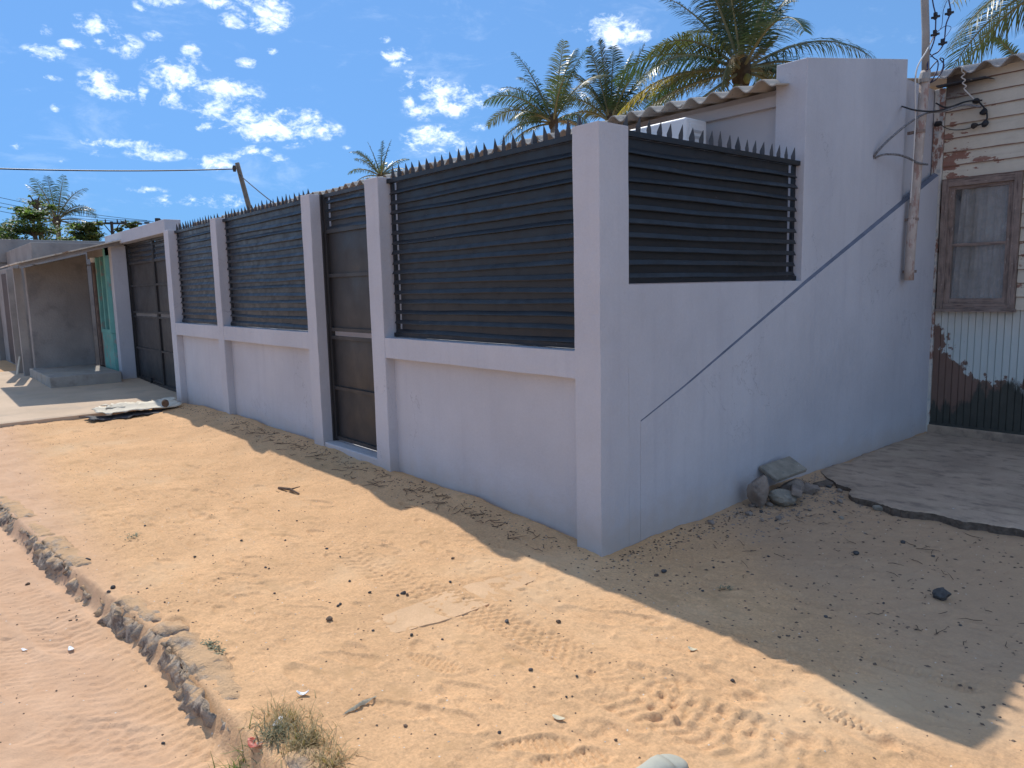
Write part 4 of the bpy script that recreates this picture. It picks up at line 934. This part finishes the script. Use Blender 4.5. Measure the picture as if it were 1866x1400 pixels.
tx = gz(x, y)+.075; o = mesh_obj('cardboard_tube', tube([(x+.03, y-.04, tx+.02), (x-.05, y-.02, tx+.025)], .045, 16), 'dry_stick', origin=(x, y, tx-.03)); tag(o, 'short round tube of cardboard on the end of the torn sheets', 'cardboard')
# lost shoe at the bottom edge
def shoe():
    tip = Vector((1.482, -1.218, 0)); back = Vector((1.452, -1.49, 0)); ax = (tip-back).normalized(); L = .275; sd = Vector((-ax.y, ax.x, 0))
    e = empty('shoe', (1.465, -1.36, gz(1.465, -1.36)-.004), 'pale grey-green slip-on shoe lying on the sand, toe seam showing', 'shoe')
    z0 = e.location.z; st_ = [0, .03, .08, .16, .30, .45, .60, .72, .82, .90, .96, .985, 1.0]
    wd = [.012, .024, .031, .034, .035, .038, .047, .052, .051, .045, .032, .022, .004]; hh = [.02, .050, .060, .060, .058, .062, .062, .052, .039, .028, .018, .012, .004]
    def body(grow, za, hs_, t0, t1, z_flat=None):
        V, F = [], []; n = 16; idx = [i for i, s in enumerate(st_) if t0-1e-6 <= s <= t1+1e-6]
        for i in idx:
            c = tip + ax*(st_[i]-1)*L
            for k in range(n):
                th = 2*math.pi*k/n; cx, cz = math.cos(th), math.sin(th)
                zz = za + (max(0, cz)**.8 if cz > 0 else 0)*hh[i]*hs_ if z_flat is None else za + (z_flat if cz > 0 else 0)
                q = c + sd*(math.copysign(abs(cx)**.7, cx)*wd[i]*grow); V.append((q.x, q.y, z0+zz))
        m = len(idx)
        for i in range(m-1):
            for k in range(n): F.append((i*n+k, i*n+(k+1) % n, (i+1)*n+(k+1) % n, (i+1)*n+k))
        F.append(tuple(range(n))[::-1]); F.append(tuple((m-1)*n+k for k in range(n))); return V, F
    mesh_obj('sole', body(1.04, .0, 1, 0, 1, .018), 'shoe_sole', e, smooth=False)
    mesh_obj('toe_cap', body(1.0, .0185, .72, .72, 1), 'shoe_canvas', e, smooth=True)
    mesh_obj('upper', body(1.02, .019, .74, .16, .72), 'shoe_canvas', e, smooth=True)
    mesh_obj('heel_counter', body(1.03, .019, .80, 0, .16), 'shoe_canvas', e, smooth=True)
shoe()
# ------------------------------------------------------------------ weeds
def tuft(name, px, py, n, hgt, spread, mat, label, seed, world=None):
    r = random.Random(seed); x0, y0 = world if world else pix_ground(px, py); V, F = [], []; z0 = gz(x0, y0)
    for _ in range(n):
        a = r.uniform(0, 6.28); rr = abs(r.gauss(0, .5))*spread; bx, by = x0+rr*math.cos(a), y0+rr*math.sin(a)*.7; bz = gb_(bx, by)-.008
        L = hgt*r.uniform(.35, 1.1); th = r.uniform(0, 6.28); lean = r.uniform(.35, 1.45); w = r.uniform(.0012, .0032); pr = None
        k0 = len(V)
        for s in (0, .35, .7, 1.0):
            d = L*s; bend = lean*(.5+.8*s)
            cx, cy, cz = bx+math.cos(th)*d*math.sin(bend), by+math.sin(th)*d*math.sin(bend), bz+max(.004*s, d*math.cos(min(bend, 1.5)))
            ww = w*(1-s*.85); V += [(cx-math.sin(th)*ww, cy+math.cos(th)*ww, cz), (cx+math.sin(th)*ww, cy-math.cos(th)*ww, cz)]
        for i in range(3): F.append((k0+2*i, k0+2*i+1, k0+2*i+3, k0+2*i+2))
    o = mesh_obj(name, (V, F), mat, origin=(x0, y0, z0)); tag(o, label, 'grass', kind='stuff'); return o
tuft('dry_grass', 520, 1318, 420, .10, .16, 'straw', 'dry straw-coloured grass tuft growing in the kerb gap', 1)
tuft('dry_grass', 560, 1360, 420, .10, .17, 'straw', 'dry grass behind the last kerb stone', 2)
tuft('dry_grass', 500, 1345, 260, .09, .12, 'weed_grey', 'grey withered weeds among dry kerb grass', 3)
tuft('green_grass', 430, 1375, 90, .10, .09, 'weed_green', 'thin green grass at the road side of the kerb gap', 4)
tuft('green_grass', 555, 1345, 60, .07, .09, 'weed_green', 'green blades mixed into the dry kerb grass', 5)
tuft('dry_grass', 600, 1395, 200, .10, .12, 'straw', 'dry grass fringe beside the last kerb stone', 6)
def weed(px, py, n, label, seed, s=.05):
    r = random.Random(seed); x0, y0 = pix_ground(px, py); V, F = [], []
    for _ in range(n):
        x = x0+r.gauss(0, s*.7); y = y0+r.gauss(0, s*.5); z = gz(x, y)+r.uniform(.003, .018); a = r.uniform(0, 6.28); l = r.uniform(.005, .012); k0 = len(V)
        V += [(x+l*math.cos(a), y+l*math.sin(a), z+.004), (x-l*.5*math.sin(a), y+l*.5*math.cos(a), z), (x-l*math.cos(a), y-l*math.sin(a), z-.002), (x+l*.5*math.sin(a), y-l*.5*math.cos(a), z)]
        F.append((k0, k0+1, k0+2, k0+3))
    o = mesh_obj('weed', (V, F), 'weed_grey', origin=(x0, y0, gz(x0, y0))); tag(o, label, 'weed', kind='stuff')
weed(383, 1176, 60, 'small low grey-green weed on the sand behind the kerb', 1, .035); weed(388, 1192, 90, 'low creeping weed close to the kerb edge', 2, .045)
weed(1320, 1075, 26, 'tiny seedling weed on the shaded sand', 3, .03)
weed(240, 980, 60, 'dry creeping weed on the sand just behind the kerb', 4, .06)

# ------------------------------------------------------------------ kiosk and grey outbuildings beyond the gate
ki = empty('kiosk', (-12, -.5, .1), 'grey rendered kiosk with teal doorway, sloping tin roof and concrete step', 'kiosk')
mesh_obj('side_wall', bevelled(prism([(-1.06, -.1), (-.08, -.1), (-.08, 2.30), (-1.06, 2.05)], 0, -13.06, -12.86), .01), 'grey_render', ki)
mesh_obj('back_wall', box(-13.05, -12.62, .02, .18, -.1, 2.44), 'brown_door', ki)
mesh_obj('door', box(-12.6, -12.28, -.02, .04, .24, 2.30), 'brown_door', ki)
mesh_obj('door_frame', join(box(-12.62, -12.56, -.05, .06, .24, 2.34), box(-12.30, -12.20, -.05, .06, .24, 2.34)), 'old_wood', ki)
tw = mesh_obj('shop_front', box(-12.19, -11.43, -.06, .10, .05, .86), 'teal_paint', ki)
mesh_obj('window_frame', join(box(-12.19, -11.43, -.075, .08, .865, .93), box(-12.19, -12.10, -.075, .08, .931, 2.20), box(-11.53, -11.43, -.075, .08, .931, 2.40), box(-11.87, -11.80, -.07, .07, .931, 2.20)), 'teal_paint', tw)
mesh_obj('window_pane', box(-12.10, -11.53, -.01, .0, .931, 2.2), 'dark_room', tw)
mesh_obj('gable_board', prism([(-.06, 2.20), (.10, 2.24), (.10, 2.40), (-.06, 2.36)], 0, -12.85, -11.43), 'grey_render', ki)
rk = mesh_obj('roof', prism([(-1.40, 2.045), (.20, 2.455), (.20, 2.475), (-1.40, 2.068)], 0, -13.15, -10.98), 'rusty_sheet', ki)
mesh_obj('purlin', prism([(-1.36, 1.995), (.15, 2.385), (.15, 2.44), (-1.36, 2.05)], 0, -11.12, -11.06), 'grey_render', rk)
for (xx, yy) in ((-13.3, -1.20), (-13.9, -1.24)): mesh_obj('post', box(xx, xx+.12, yy, yy+.12, -.1, 2.05), 'grey_render', ki)
mesh_obj('step', bevelled(box(-13.0, -10.86, -1.14, -.10, -.05, .245), .012), 'concrete', ki)
mesh_obj('lamp', tube([(-12.2, -.10, 2.20), (-12.2, -.10, 2.12)], [.05, .04], 12), 'ac_white', ki)
mesh_obj('prop_stick', tube([(-13.5, -1.28, .10), (-13.75, -1.18, .42)], .018, 6), 'cardboard_pale', ki)
def block(name, label, x0, x1, y0, y1, z1, extras=()):
    e = empty(name, ((x0+x1)/2, (y0+y1)/2, 0), label, 'building')
    mesh_obj('wall', bevelled(box(x0, x1, y0, y1, -.15, z1), .01), 'grey_render', e)
    for nm, bx, mt in extras: mesh_obj(nm, bevelled(box(*bx), .01) if nm != 'door' else box(*bx), mt, e)
    return e
block('outbuilding', 'grey rendered block with raised parapet, standing right behind the kiosk', -18.2, -14.5, -.95, 3.2, 2.16,
      [('parapet', (-18.2, -14.45, -.72, 3.2, 2.165, 2.60), 'grey_render'), ('pilaster', (-14.75, -14.5, -1.06, -.955, -.1, 2.16), 'grey_render'), ('door', (-17.2, -16.2, -.97, -.953, .1, 2.05), 'brown_door')])
block('outbuilding', 'taller grey block with stepped parapet beyond the kiosk neighbour', -22.4, -18.3, -1.05, 3.0, 2.35,
      [('parapet', (-22.4, -18.25, -1.25, 3.0, 2.355, 2.90), 'grey_render'), ('canopy', (-22.4, -18.25, -1.45, -1.26, 2.355, 2.72), 'grey_render'), ('door', (-21.4, -20.4, -1.07, -1.053, .1, 2.05), 'brown_door')])
block('outbuilding', 'low grey shed at the far end of the row of blocks', -28.5, -22.6, -1.35, 2.5, 2.0,
      [('roof_slab', (-28.6, -22.55, -1.5, 2.6, 2.004, 2.12), 'grey_render'), ('door', (-25.4, -24.4, -1.37, -1.353, .1, 1.95), 'brown_door')])
block('outbuilding', 'distant pale shed closing the row along the road', -40, -29.5, -1.7, 3.0, 1.95, [('roof_slab', (-40.2, -29.3, -1.9, 3.2, 1.954, 2.1), 'weathered_sheet')])

# ------------------------------------------------------------------ poles and overhead lines
tp = at(432, 297, 30); tb = at(462, 408, 30); dv = (tb-tp)/(tb[2]-tp[2]); gb = tb+dv*(-.1-tb[2])
ep = empty('utility_pole', (gb[0], gb[1], -.1), 'leaning slim wooden pole rising behind the fence spikes', 'pole')
mesh_obj('shaft', tube([gb, tp], [.13, .085], 10), 'wood_pole', ep, smooth=True); ins = np.array(at(427, 307, 29.8)); mesh_obj('insulator', tube([ins+[0, 0, -.12], ins, ins+[0, 0, .1]], [.05, .08, .05], 8), 'dark_pole', ep)
def wire(a, b_, sag, r, label, group=None, n=20):
    a, b_ = np.array(a), np.array(b_); P = [a+(b_-a)*i/n-np.array([0, 0, sag*4*(i/n)*(1-i/n)]) for i in range(n+1)]
    o = mesh_obj('power_line', tube(P, r, 5), 'cable_black', origin=tuple(a)); tag(o, label, 'cable', group)
wire(at(428, 308, 29.8), at(-260, 297, 24), .12, .022, 'twisted black service line strung to the leaning pole')
wire(at(436, 318, 30), at(505, 375, 24), .03, .018, 'short stay wire slanting down from the leaning pole')
def tpole(px, py, dist, arm, label, mat='dark_pole', r=.10):
    t_ = at(px, py, dist); e = empty('utility_pole', (t_[0], t_[1], -.1), label, 'pole'); mesh_obj('shaft', tube([(t_[0], t_[1], -.1), t_], [r*1.3, r], 10), mat, e)
    rv = CR[:, 0]
    if arm:
        a, b_ = t_-rv*arm+np.array([0, 0, -.12]), t_+rv*arm+np.array([0, 0, -.12]); mesh_obj('crossarm', tube([a, b_], .08, 6), mat, e)
        mesh_obj('brace', join(tube([t_+np.array([0, 0, -.9]), t_-rv*arm*.55+np.array([0, 0, -.15])], .035, 5), tube([t_+np.array([0, 0, -.9]), t_+rv*arm*.55+np.array([0, 0, -.15])], .035, 5)), mat, e)
        for s in (-.95, -.4, .4, .95): c = t_+rv*arm*s; mesh_obj('insulator', tube([c+[0, 0, -.06], c+[0, 0, .16]], [.05, .035], 6), mat, e)
    else:
        for k, (dx, dz_) in enumerate(((-.6, -.25), (-1.0, -.3), (-.7, -.7))):
            c = t_+rv*dx+np.array([0, 0, dz_]); mesh_obj('insulator', tube([c-rv*.12, c+rv*.12], .055, 6), mat, e)
    return t_
p1 = tpole(203, 404, 60, 1.05, 'dark pole with braced crossarm far beyond the driveway lintel')
p2 = tpole(287, 398, 45, 0, 'short dark pole top with insulators above the driveway lintel', r=.14)
for k, (ya, yb, dA) in enumerate(((346, 402, 42), (356, 403, 44), (362, 404, 46), (369, 406, 43))):
    wire(at(-140, ya-20, dA), at(268+6*k, yb, 45), .25+.1*k, .012, 'thin overhead line strung past the coconut palm to the insulator pole', 'overhead lines')
wire(at(292, 400, 45), at(420, 440, 40), .1, .02, 'overhead line dropping behind the fence from the insulator pole')

# ------------------------------------------------------------------ palms
def frond(origin, d, L, droop, nl, lw, mats, parent, seed, leafL=.235, twist=0.0, name='frond', hang=.6):
    """origin, unit direction d at the base, length, droop (curl towards the ground)"""
    r = random.Random(seed); o_ = Vector(origin); d = Vector(d).normalized(); pts, dirs = [], []; p = o_.copy(); n = 22
    for i in range(n+1):
        pts.append(p.copy()); dirs.append(d.copy()); p = p + d*(L/n)
        d = (d + Vector((0, 0, -1))*(droop/n)*(.35+1.5*i/n)).normalized()
    V, F, MI = [], [], []
    tv, tf = tube(pts, [max(.004, max(.03, lw)*1.3*(1-i/n)**.8) for i in range(n+1)], 5, False); V += tv; F += tf; MI += [0]*len(tf)
    for k in range(nl):
        s = .13+.87*(k+.5)/nl; fi = s*n; i = min(n-1, int(fi)); q = pts[i].lerp(pts[i+1], fi-i); d = dirs[i].lerp(dirs[i+1], fi-i).normalized()
        side = d.cross(Vector((0, 0, 1)))
        if side.length < .05: side = Vector((1, 0, 0))
        side.normalize(); nrm = side.cross(d)
        side = side*math.cos(twist)+nrm*math.sin(twist)
        ll = L*leafL*(math.sin(math.pi*min(1, .16+.80*s))**.65)*r.uniform(.85, 1.1)
        for sg in (-1, 1):
            if r.random() < .04: continue
            v = (side*sg*1.0 + d*(.42+.35*s) + nrm*.14 + Vector((r.uniform(-.20, .20), r.uniform(-.20, .20), r.uniform(-.25, .12)))).normalized()
            wv = d*.85+nrm*.2*sg; b = q.copy(); w = lw*r.uniform(.8, 1.15); k0 = len(V); m = 4
            for j in range(m):
                t_ = j/(m-1); wd = w*(.75, 1.0, .8, .08)[j]
                V.append(tuple(b-wv*wd*.5)); V.append(tuple(b+wv*wd*.5))
                v = (v + Vector((0, 0, -1))*hang*(.25+.4*t_)).normalized(); b = b+v*(ll/(m-1))
            for j in range(m-1): F.append((k0+2*j, k0+2*j+1, k0+2*j+3, k0+2*j+2)); MI.append(1 + (1 if (len(mats) > 2 and s > .45 and r.random() < .8) else 0))
    o = mesh_obj(name, (V, F), mats, parent); o.data.polygons.foreach_set('material_index', MI); return o
CAMR = Vector((CR[0, 0], CR[1, 0], 0)).normalized(); CAMF = Vector((-CR[0, 2], -CR[1, 2], 0)).normalized()
def palm(px, py, dist, L, label, seed, spec, nl=46, lw=.05, trunk_r=.15, nuts=False, lean=(0, 0), rand=4):
    c = Vector(at(px, py, dist)); r = random.Random(seed)
    base = Vector((c.x+lean[0], c.y+lean[1], -.15)); e = empty('palm_tree', base, label, 'palm tree')
    tr_ = [base.lerp(c, s) + Vector((lean[0]*-.25*math.sin(math.pi*s), 0, 0)) for s in [i/14 for i in range(15)]]
    mesh_obj('trunk', tube(tr_, [trunk_r*(1.35 if i == 0 else 1.0-.25*i/14)*(1+.06*(i % 2)) for i in range(15)], 12), 'palm_trunk', e, smooth=True)
    cr = mesh_obj('crown', rock(c, (trunk_r*1.5, trunk_r*1.5, trunk_r*2.6), seed, 2, .3), 'palm_fibre', e)
    for k, (a, el_, fw, l, dr, mt) in enumerate(spec):
        dirv = CAMR*math.cos(a)*math.cos(el_) + Vector((0, 0, 1))*math.sin(el_) + CAMF*fw
        frond(c + dirv.normalized()*trunk_r*.7, dirv, L*l, dr, nl, lw, mt, cr, seed*50+k, twist=r.uniform(-.5, .5))
    for k in range(rand):
        a = 2*math.pi*(k+r.random()*.6)/rand; el_ = r.uniform(.1, 1.3)
        dirv = CAMR*math.cos(a)*math.cos(el_) + CAMF*math.sin(a)*math.cos(el_) + Vector((0, 0, math.sin(el_)))
        frond(c + dirv*trunk_r*.7, dirv, L*r.uniform(.8, 1.05), r.uniform(.9, 2.0)*(1.1-.4*el_), nl, lw, r.choice([GR, GR, DP]), cr, seed*50+20+k, twist=r.uniform(-.6, .6))
    if nuts:
        for k in range(9):
            a = r.uniform(0, 6.28); q = c+Vector((math.cos(a)*trunk_r*1.7, math.sin(a)*trunk_r*1.7, -r.uniform(.2, .6))); mesh_obj('coconut', rock(q, (.11, .11, .14), seed+k, 2, .05), 'nut_green', cr, smooth=True)
    return e
GR, DP, OL = ['palm_rib', 'palm_green'], ['palm_rib', 'palm_deep'], ['palm_rib', 'palm_olive']; YL = ['palm_rib', 'palm_olive', 'palm_yellow']; DR = ['palm_dry', 'palm_dry']
PI = math.pi
palm(1352, 130, 22, 3.65, 'big coconut palm with a yellowing frond behind the tall lilac wall', 1, [
  (PI, 1.18, -.1, 1.0, .55, DP), (PI, 1.32, .2, 1.1, .35, DP), (PI, 1.45, -.25, 1.15, .25, GR), (0, 1.48, .2, 1.15, .25, DP), (0, 1.32, -.2, 1.05, .5, GR), (0, 1.2, .3, 1.0, .7, DP), (0, 1.08, .1, .95, .95, GR), (PI, 1.05, .3, .9, .7, DP),
  (PI, .62, -.2, .80, 1.5, OL), (PI, .45, .1, .98, 1.35, GR), (PI, .33, -.35, .95, 1.5, GR), (0, .50, -.1, 1.02, 1.45, DP), (0, .38, .35, .98, 1.5, DP), (0, .15, -.3, .7, 1.9, DP),
  (PI, .05, -.15, 1.05, 1.15, YL), (PI, -.12, .2, .95, .9, OL), (PI, .2, .3, .8, 1.6, GR), (PI, -.55, -.35, .9, .5, OL), (0, -.45, -.5, .7, 1.2, OL), (PI, .35, -1.1, .5, 3.6, OL), (PI, .9, -.8, .42, 5.0, DR), (0, .0, -1.0, .6, 2.2, DP), (0, .6, 1.0, .9, 1.5, DP), (PI, .5, 1.1, .9, 1.5, DP), (0, .85, .2, .36, .3, DR)], nl=84, lw=.037, trunk_r=.20, nuts=True)
palm(1008, 225, 33, 3.3, 'coconut palm with a bare arching frond, left one of the twin palms', 2, [
  (PI, 1.2, 0, 1.0, .8, GR), (PI, 1.0, .3, .95, 1.1, GR), (PI, .75, -.2, 1.0, 1.5, GR), (PI, .6, .2, .95, 1.6, OL), (PI, .15, -.2, .85, 1.9, GR), (PI, -.05, .2, .8, 1.7, GR), (0, 1.25, 0, 1.0, .9, GR), (0, 1.05, .2, 1.05, 1.2, OL), (0, .7, .5, .7, 2.0, GR), (0, .2, -.2, .5, 2.2, DR), (0, 1.45, -.2, .95, .5, OL), (PI, .45, -.8, .7, 2.0, GR), (0, .5, .9, .8, 1.6, DP), (PI, .9, .9, .8, 1.4, DP)], nl=72, lw=.040, trunk_r=.17)
palm(1112, 222, 36, 3.1, 'bushy upright palm, right one of the twin palms behind corner pillar', 3, [
  (PI, 1.45, 0, 1.15, .2, DP), (0, 1.5, .2, 1.15, .2, DP), (PI, 1.3, -.2, 1.05, .4, DP), (0, 1.3, .1, 1.05, .5, GR), (PI, 1.1, 0, .95, 1.1, GR), (PI, .8, .1, .95, 1.3, GR), (0, 1.0, -.1, 1.05, .7, GR), (0, .75, .1, 1.1, .7, GR), (PI, .5, -.2, .8, 1.6, OL), (0, .5, .2, .75, 1.5, GR), (PI, 1.2, .6, .9, .8, DP), (0, 1.2, -.5, .9, .9, DP), (0, 1.15, .05, 1.2, .1, DP)], nl=72, lw=.044, trunk_r=.17)
palm(694, 322, 55, 2.7, 'small distant palm peeking over the roof above the pedestrian gate', 4, [
  (PI, .55, 0, .9, 1.3, GR), (PI, .9, .2, .9, 1.0, GR), (PI, 1.3, 0, .9, .5, GR), (0, 1.3, 0, .95, .5, DP), (0, .9, .2, .9, 1.1, GR), (0, .6, 0, .9, 1.6, GR), (PI, .2, .1, .8, 1.4, OL), (0, .2, -.2, .6, 1.6, GR), (0, 1.5, .1, .9, .2, GR), (PI, 1.05, -.3, .85, .8, GR)], nl=36, lw=.045, trunk_r=.16)
palm(104, 402, 60, 3.1, 'coconut palm standing among broad trees beyond the kiosk', 5, [
  (PI, 1.1, 0, .95, .8, DP), (PI, .75, .1, 1.0, .7, GR), (PI, 1.4, .1, .95, .4, DP), (0, 1.35, 0, .95, .4, GR), (0, 1.1, .1, .95, 1.2, DP), (0, .75, 0, .9, 1.6, GR), (0, .55, -.1, 1.0, 1.5, GR), (0, .15, .1, 1.0, 1.4, DP), (PI, .3, -.2, .9, 1.3, DP), (PI, .0, .1, .9, 1.3, DP), (0, -.2, .2, .8, 1.3, DP)], nl=40, lw=.045, trunk_r=.20)
palm(2100, -80, 15, 3.6, 'tall palm behind the plank house, frond tips hanging over its roof', 6, [
  (PI, .35, -.1, .95, 1.7, GR), (PI, .15, .3, .8, 1.6, GR), (PI, -.4, .0, .55, 2.0, OL), (PI, .7, .2, .9, 1.4, GR), (PI, .95, -.4, .9, 1.2, DP), (0, .6, 0, .9, 1.4, GR), (0, .2, .2, .9, 1.6, GR), (0, 1.1, -.2, .9, 1.0, GR), (PI, .1, 1.0, .8, 1.7, DP)], nl=80, lw=.027, trunk_r=.18)
palm(1868, 128, 30, 1.6, 'low young palm showing just above the plank house roof', 7, [(PI, .5, 0, .9, 1.0, GR), (PI, 1.0, .1, .9, .7, GR), (0, 1.0, 0, .9, .8, GR), (0, .5, .1, .9, 1.0, DP), (PI, .1, -.2, .8, 1.0, DP)], nl=34, lw=.05, trunk_r=.13)

# ------------------------------------------------------------------ broadleaf trees
def tree(px, py, dist, rad, hgt, layers, label, mats, seed, nleaf, leaf_s):
    c = Vector(at(px, py, dist)); r = random.Random(seed); base = Vector((c.x, c.y, -.15)); e = empty('broadleaf_tree', base, label, 'tree')
    vfs = [tube([base, base.lerp(c, .5)+Vector((r.uniform(-.2, .2), r.uniform(-.2, .2), 0)), c+Vector((0, 0, hgt*.35))], [.24, .17, .05], 9)]
    clumps = []
    for L in range(layers):
        zz = c.z - hgt*.5 + hgt*(L+.5)/layers; rr = rad*(1-.55*(L/layers)**1.6)*r.uniform(.85, 1.1); nb = 7
        for k in range(nb):
            a = 2*PI*(k+r.random())/nb; tip = Vector((c.x+math.cos(a)*rr*r.uniform(.5, 1), c.y+math.sin(a)*rr*r.uniform(.5, 1), zz+r.uniform(-.15, .35)))
            st_ = Vector((c.x, c.y, zz-.35)); vfs.append(tube([st_, st_.lerp(tip, .5)+Vector((0, 0, .1)), tip], [.07, .045, .015], 5)); clumps.append((tip, rr*r.uniform(.28, .45))); clumps.append((st_.lerp(tip, .55), rr*.3))
    mesh_obj('trunk', join(*vfs), 'bark', e)
    V, F, MI = [], [], []
    for _ in range(nleaf):
        p, s = r.choice(clumps); q = p+Vector((r.gauss(0, s*.55), r.gauss(0, s*.55), r.gauss(0, s*.20)))
        a = r.uniform(0, 6.28); n = Vector((r.gauss(0, .45), r.gauss(0, .45), 1)).normalized(); u = n.cross(Vector((math.cos(a), math.sin(a), 0))).normalized(); v = n.cross(u); l = leaf_s*r.uniform(.6, 1.2); k0 = len(V)
        V += [tuple(q+u*l), tuple(q+v*l*.5), tuple(q-u*l), tuple(q-v*l*.5)]; F.append((k0, k0+1, k0+2, k0+3)); MI.append(0 if r.random() < .65 else 1)
    o = mesh_obj('crown', (V, F), mats, e); o.data.polygons.foreach_set('material_index', MI)
LB, LD = ['leaf_bright', 'leaf_dark'], ['leaf_dark', 'leaf_bright']
tree(62, 428, 38, 1.25, 2.5, 4, 'layered bright green almond tree beyond the kiosk', LB, 1, 5000, .10)
tree(105, 466, 34, 1.35, .7, 2, 'low bright green foliage of a spreading tree over the grey blocks', LB, 2, 3200, .09)
tree(160, 434, 58, 1.25, 2.0, 3, 'dark rounded tree behind the coconut palm, nearest the crossarm pole', LD, 3, 5200, .13)
tree(2, 458, 46, 1.5, 2.4, 3, 'dark leafy tree beside the almond tree at the far end', LD, 4, 5000, .12)
tree(100, 462, 62, 2.3, 2.0, 3, 'broad dark tree behind the palm trunk', LD, 5, 6000, .15)
tree(66, 378, 40, .42, 1.0, 2, 'thin airy young tree rising above the almond tree', LB, 6, 200, .09)
tree(240, 420, 70, .85, 1.3, 2, 'small round distant tree above the driveway lintel', LD, 7, 1200, .14)
tree(219, 424, 72, .5, 1.2, 2, 'tiny pointed distant tree next to the crossarm pole', LD, 8, 700, .12)
tree(-70, 445, 40, 2.2, 3.0, 4, 'large green tree at the open end of the street', LB, 9, 6000, .13)
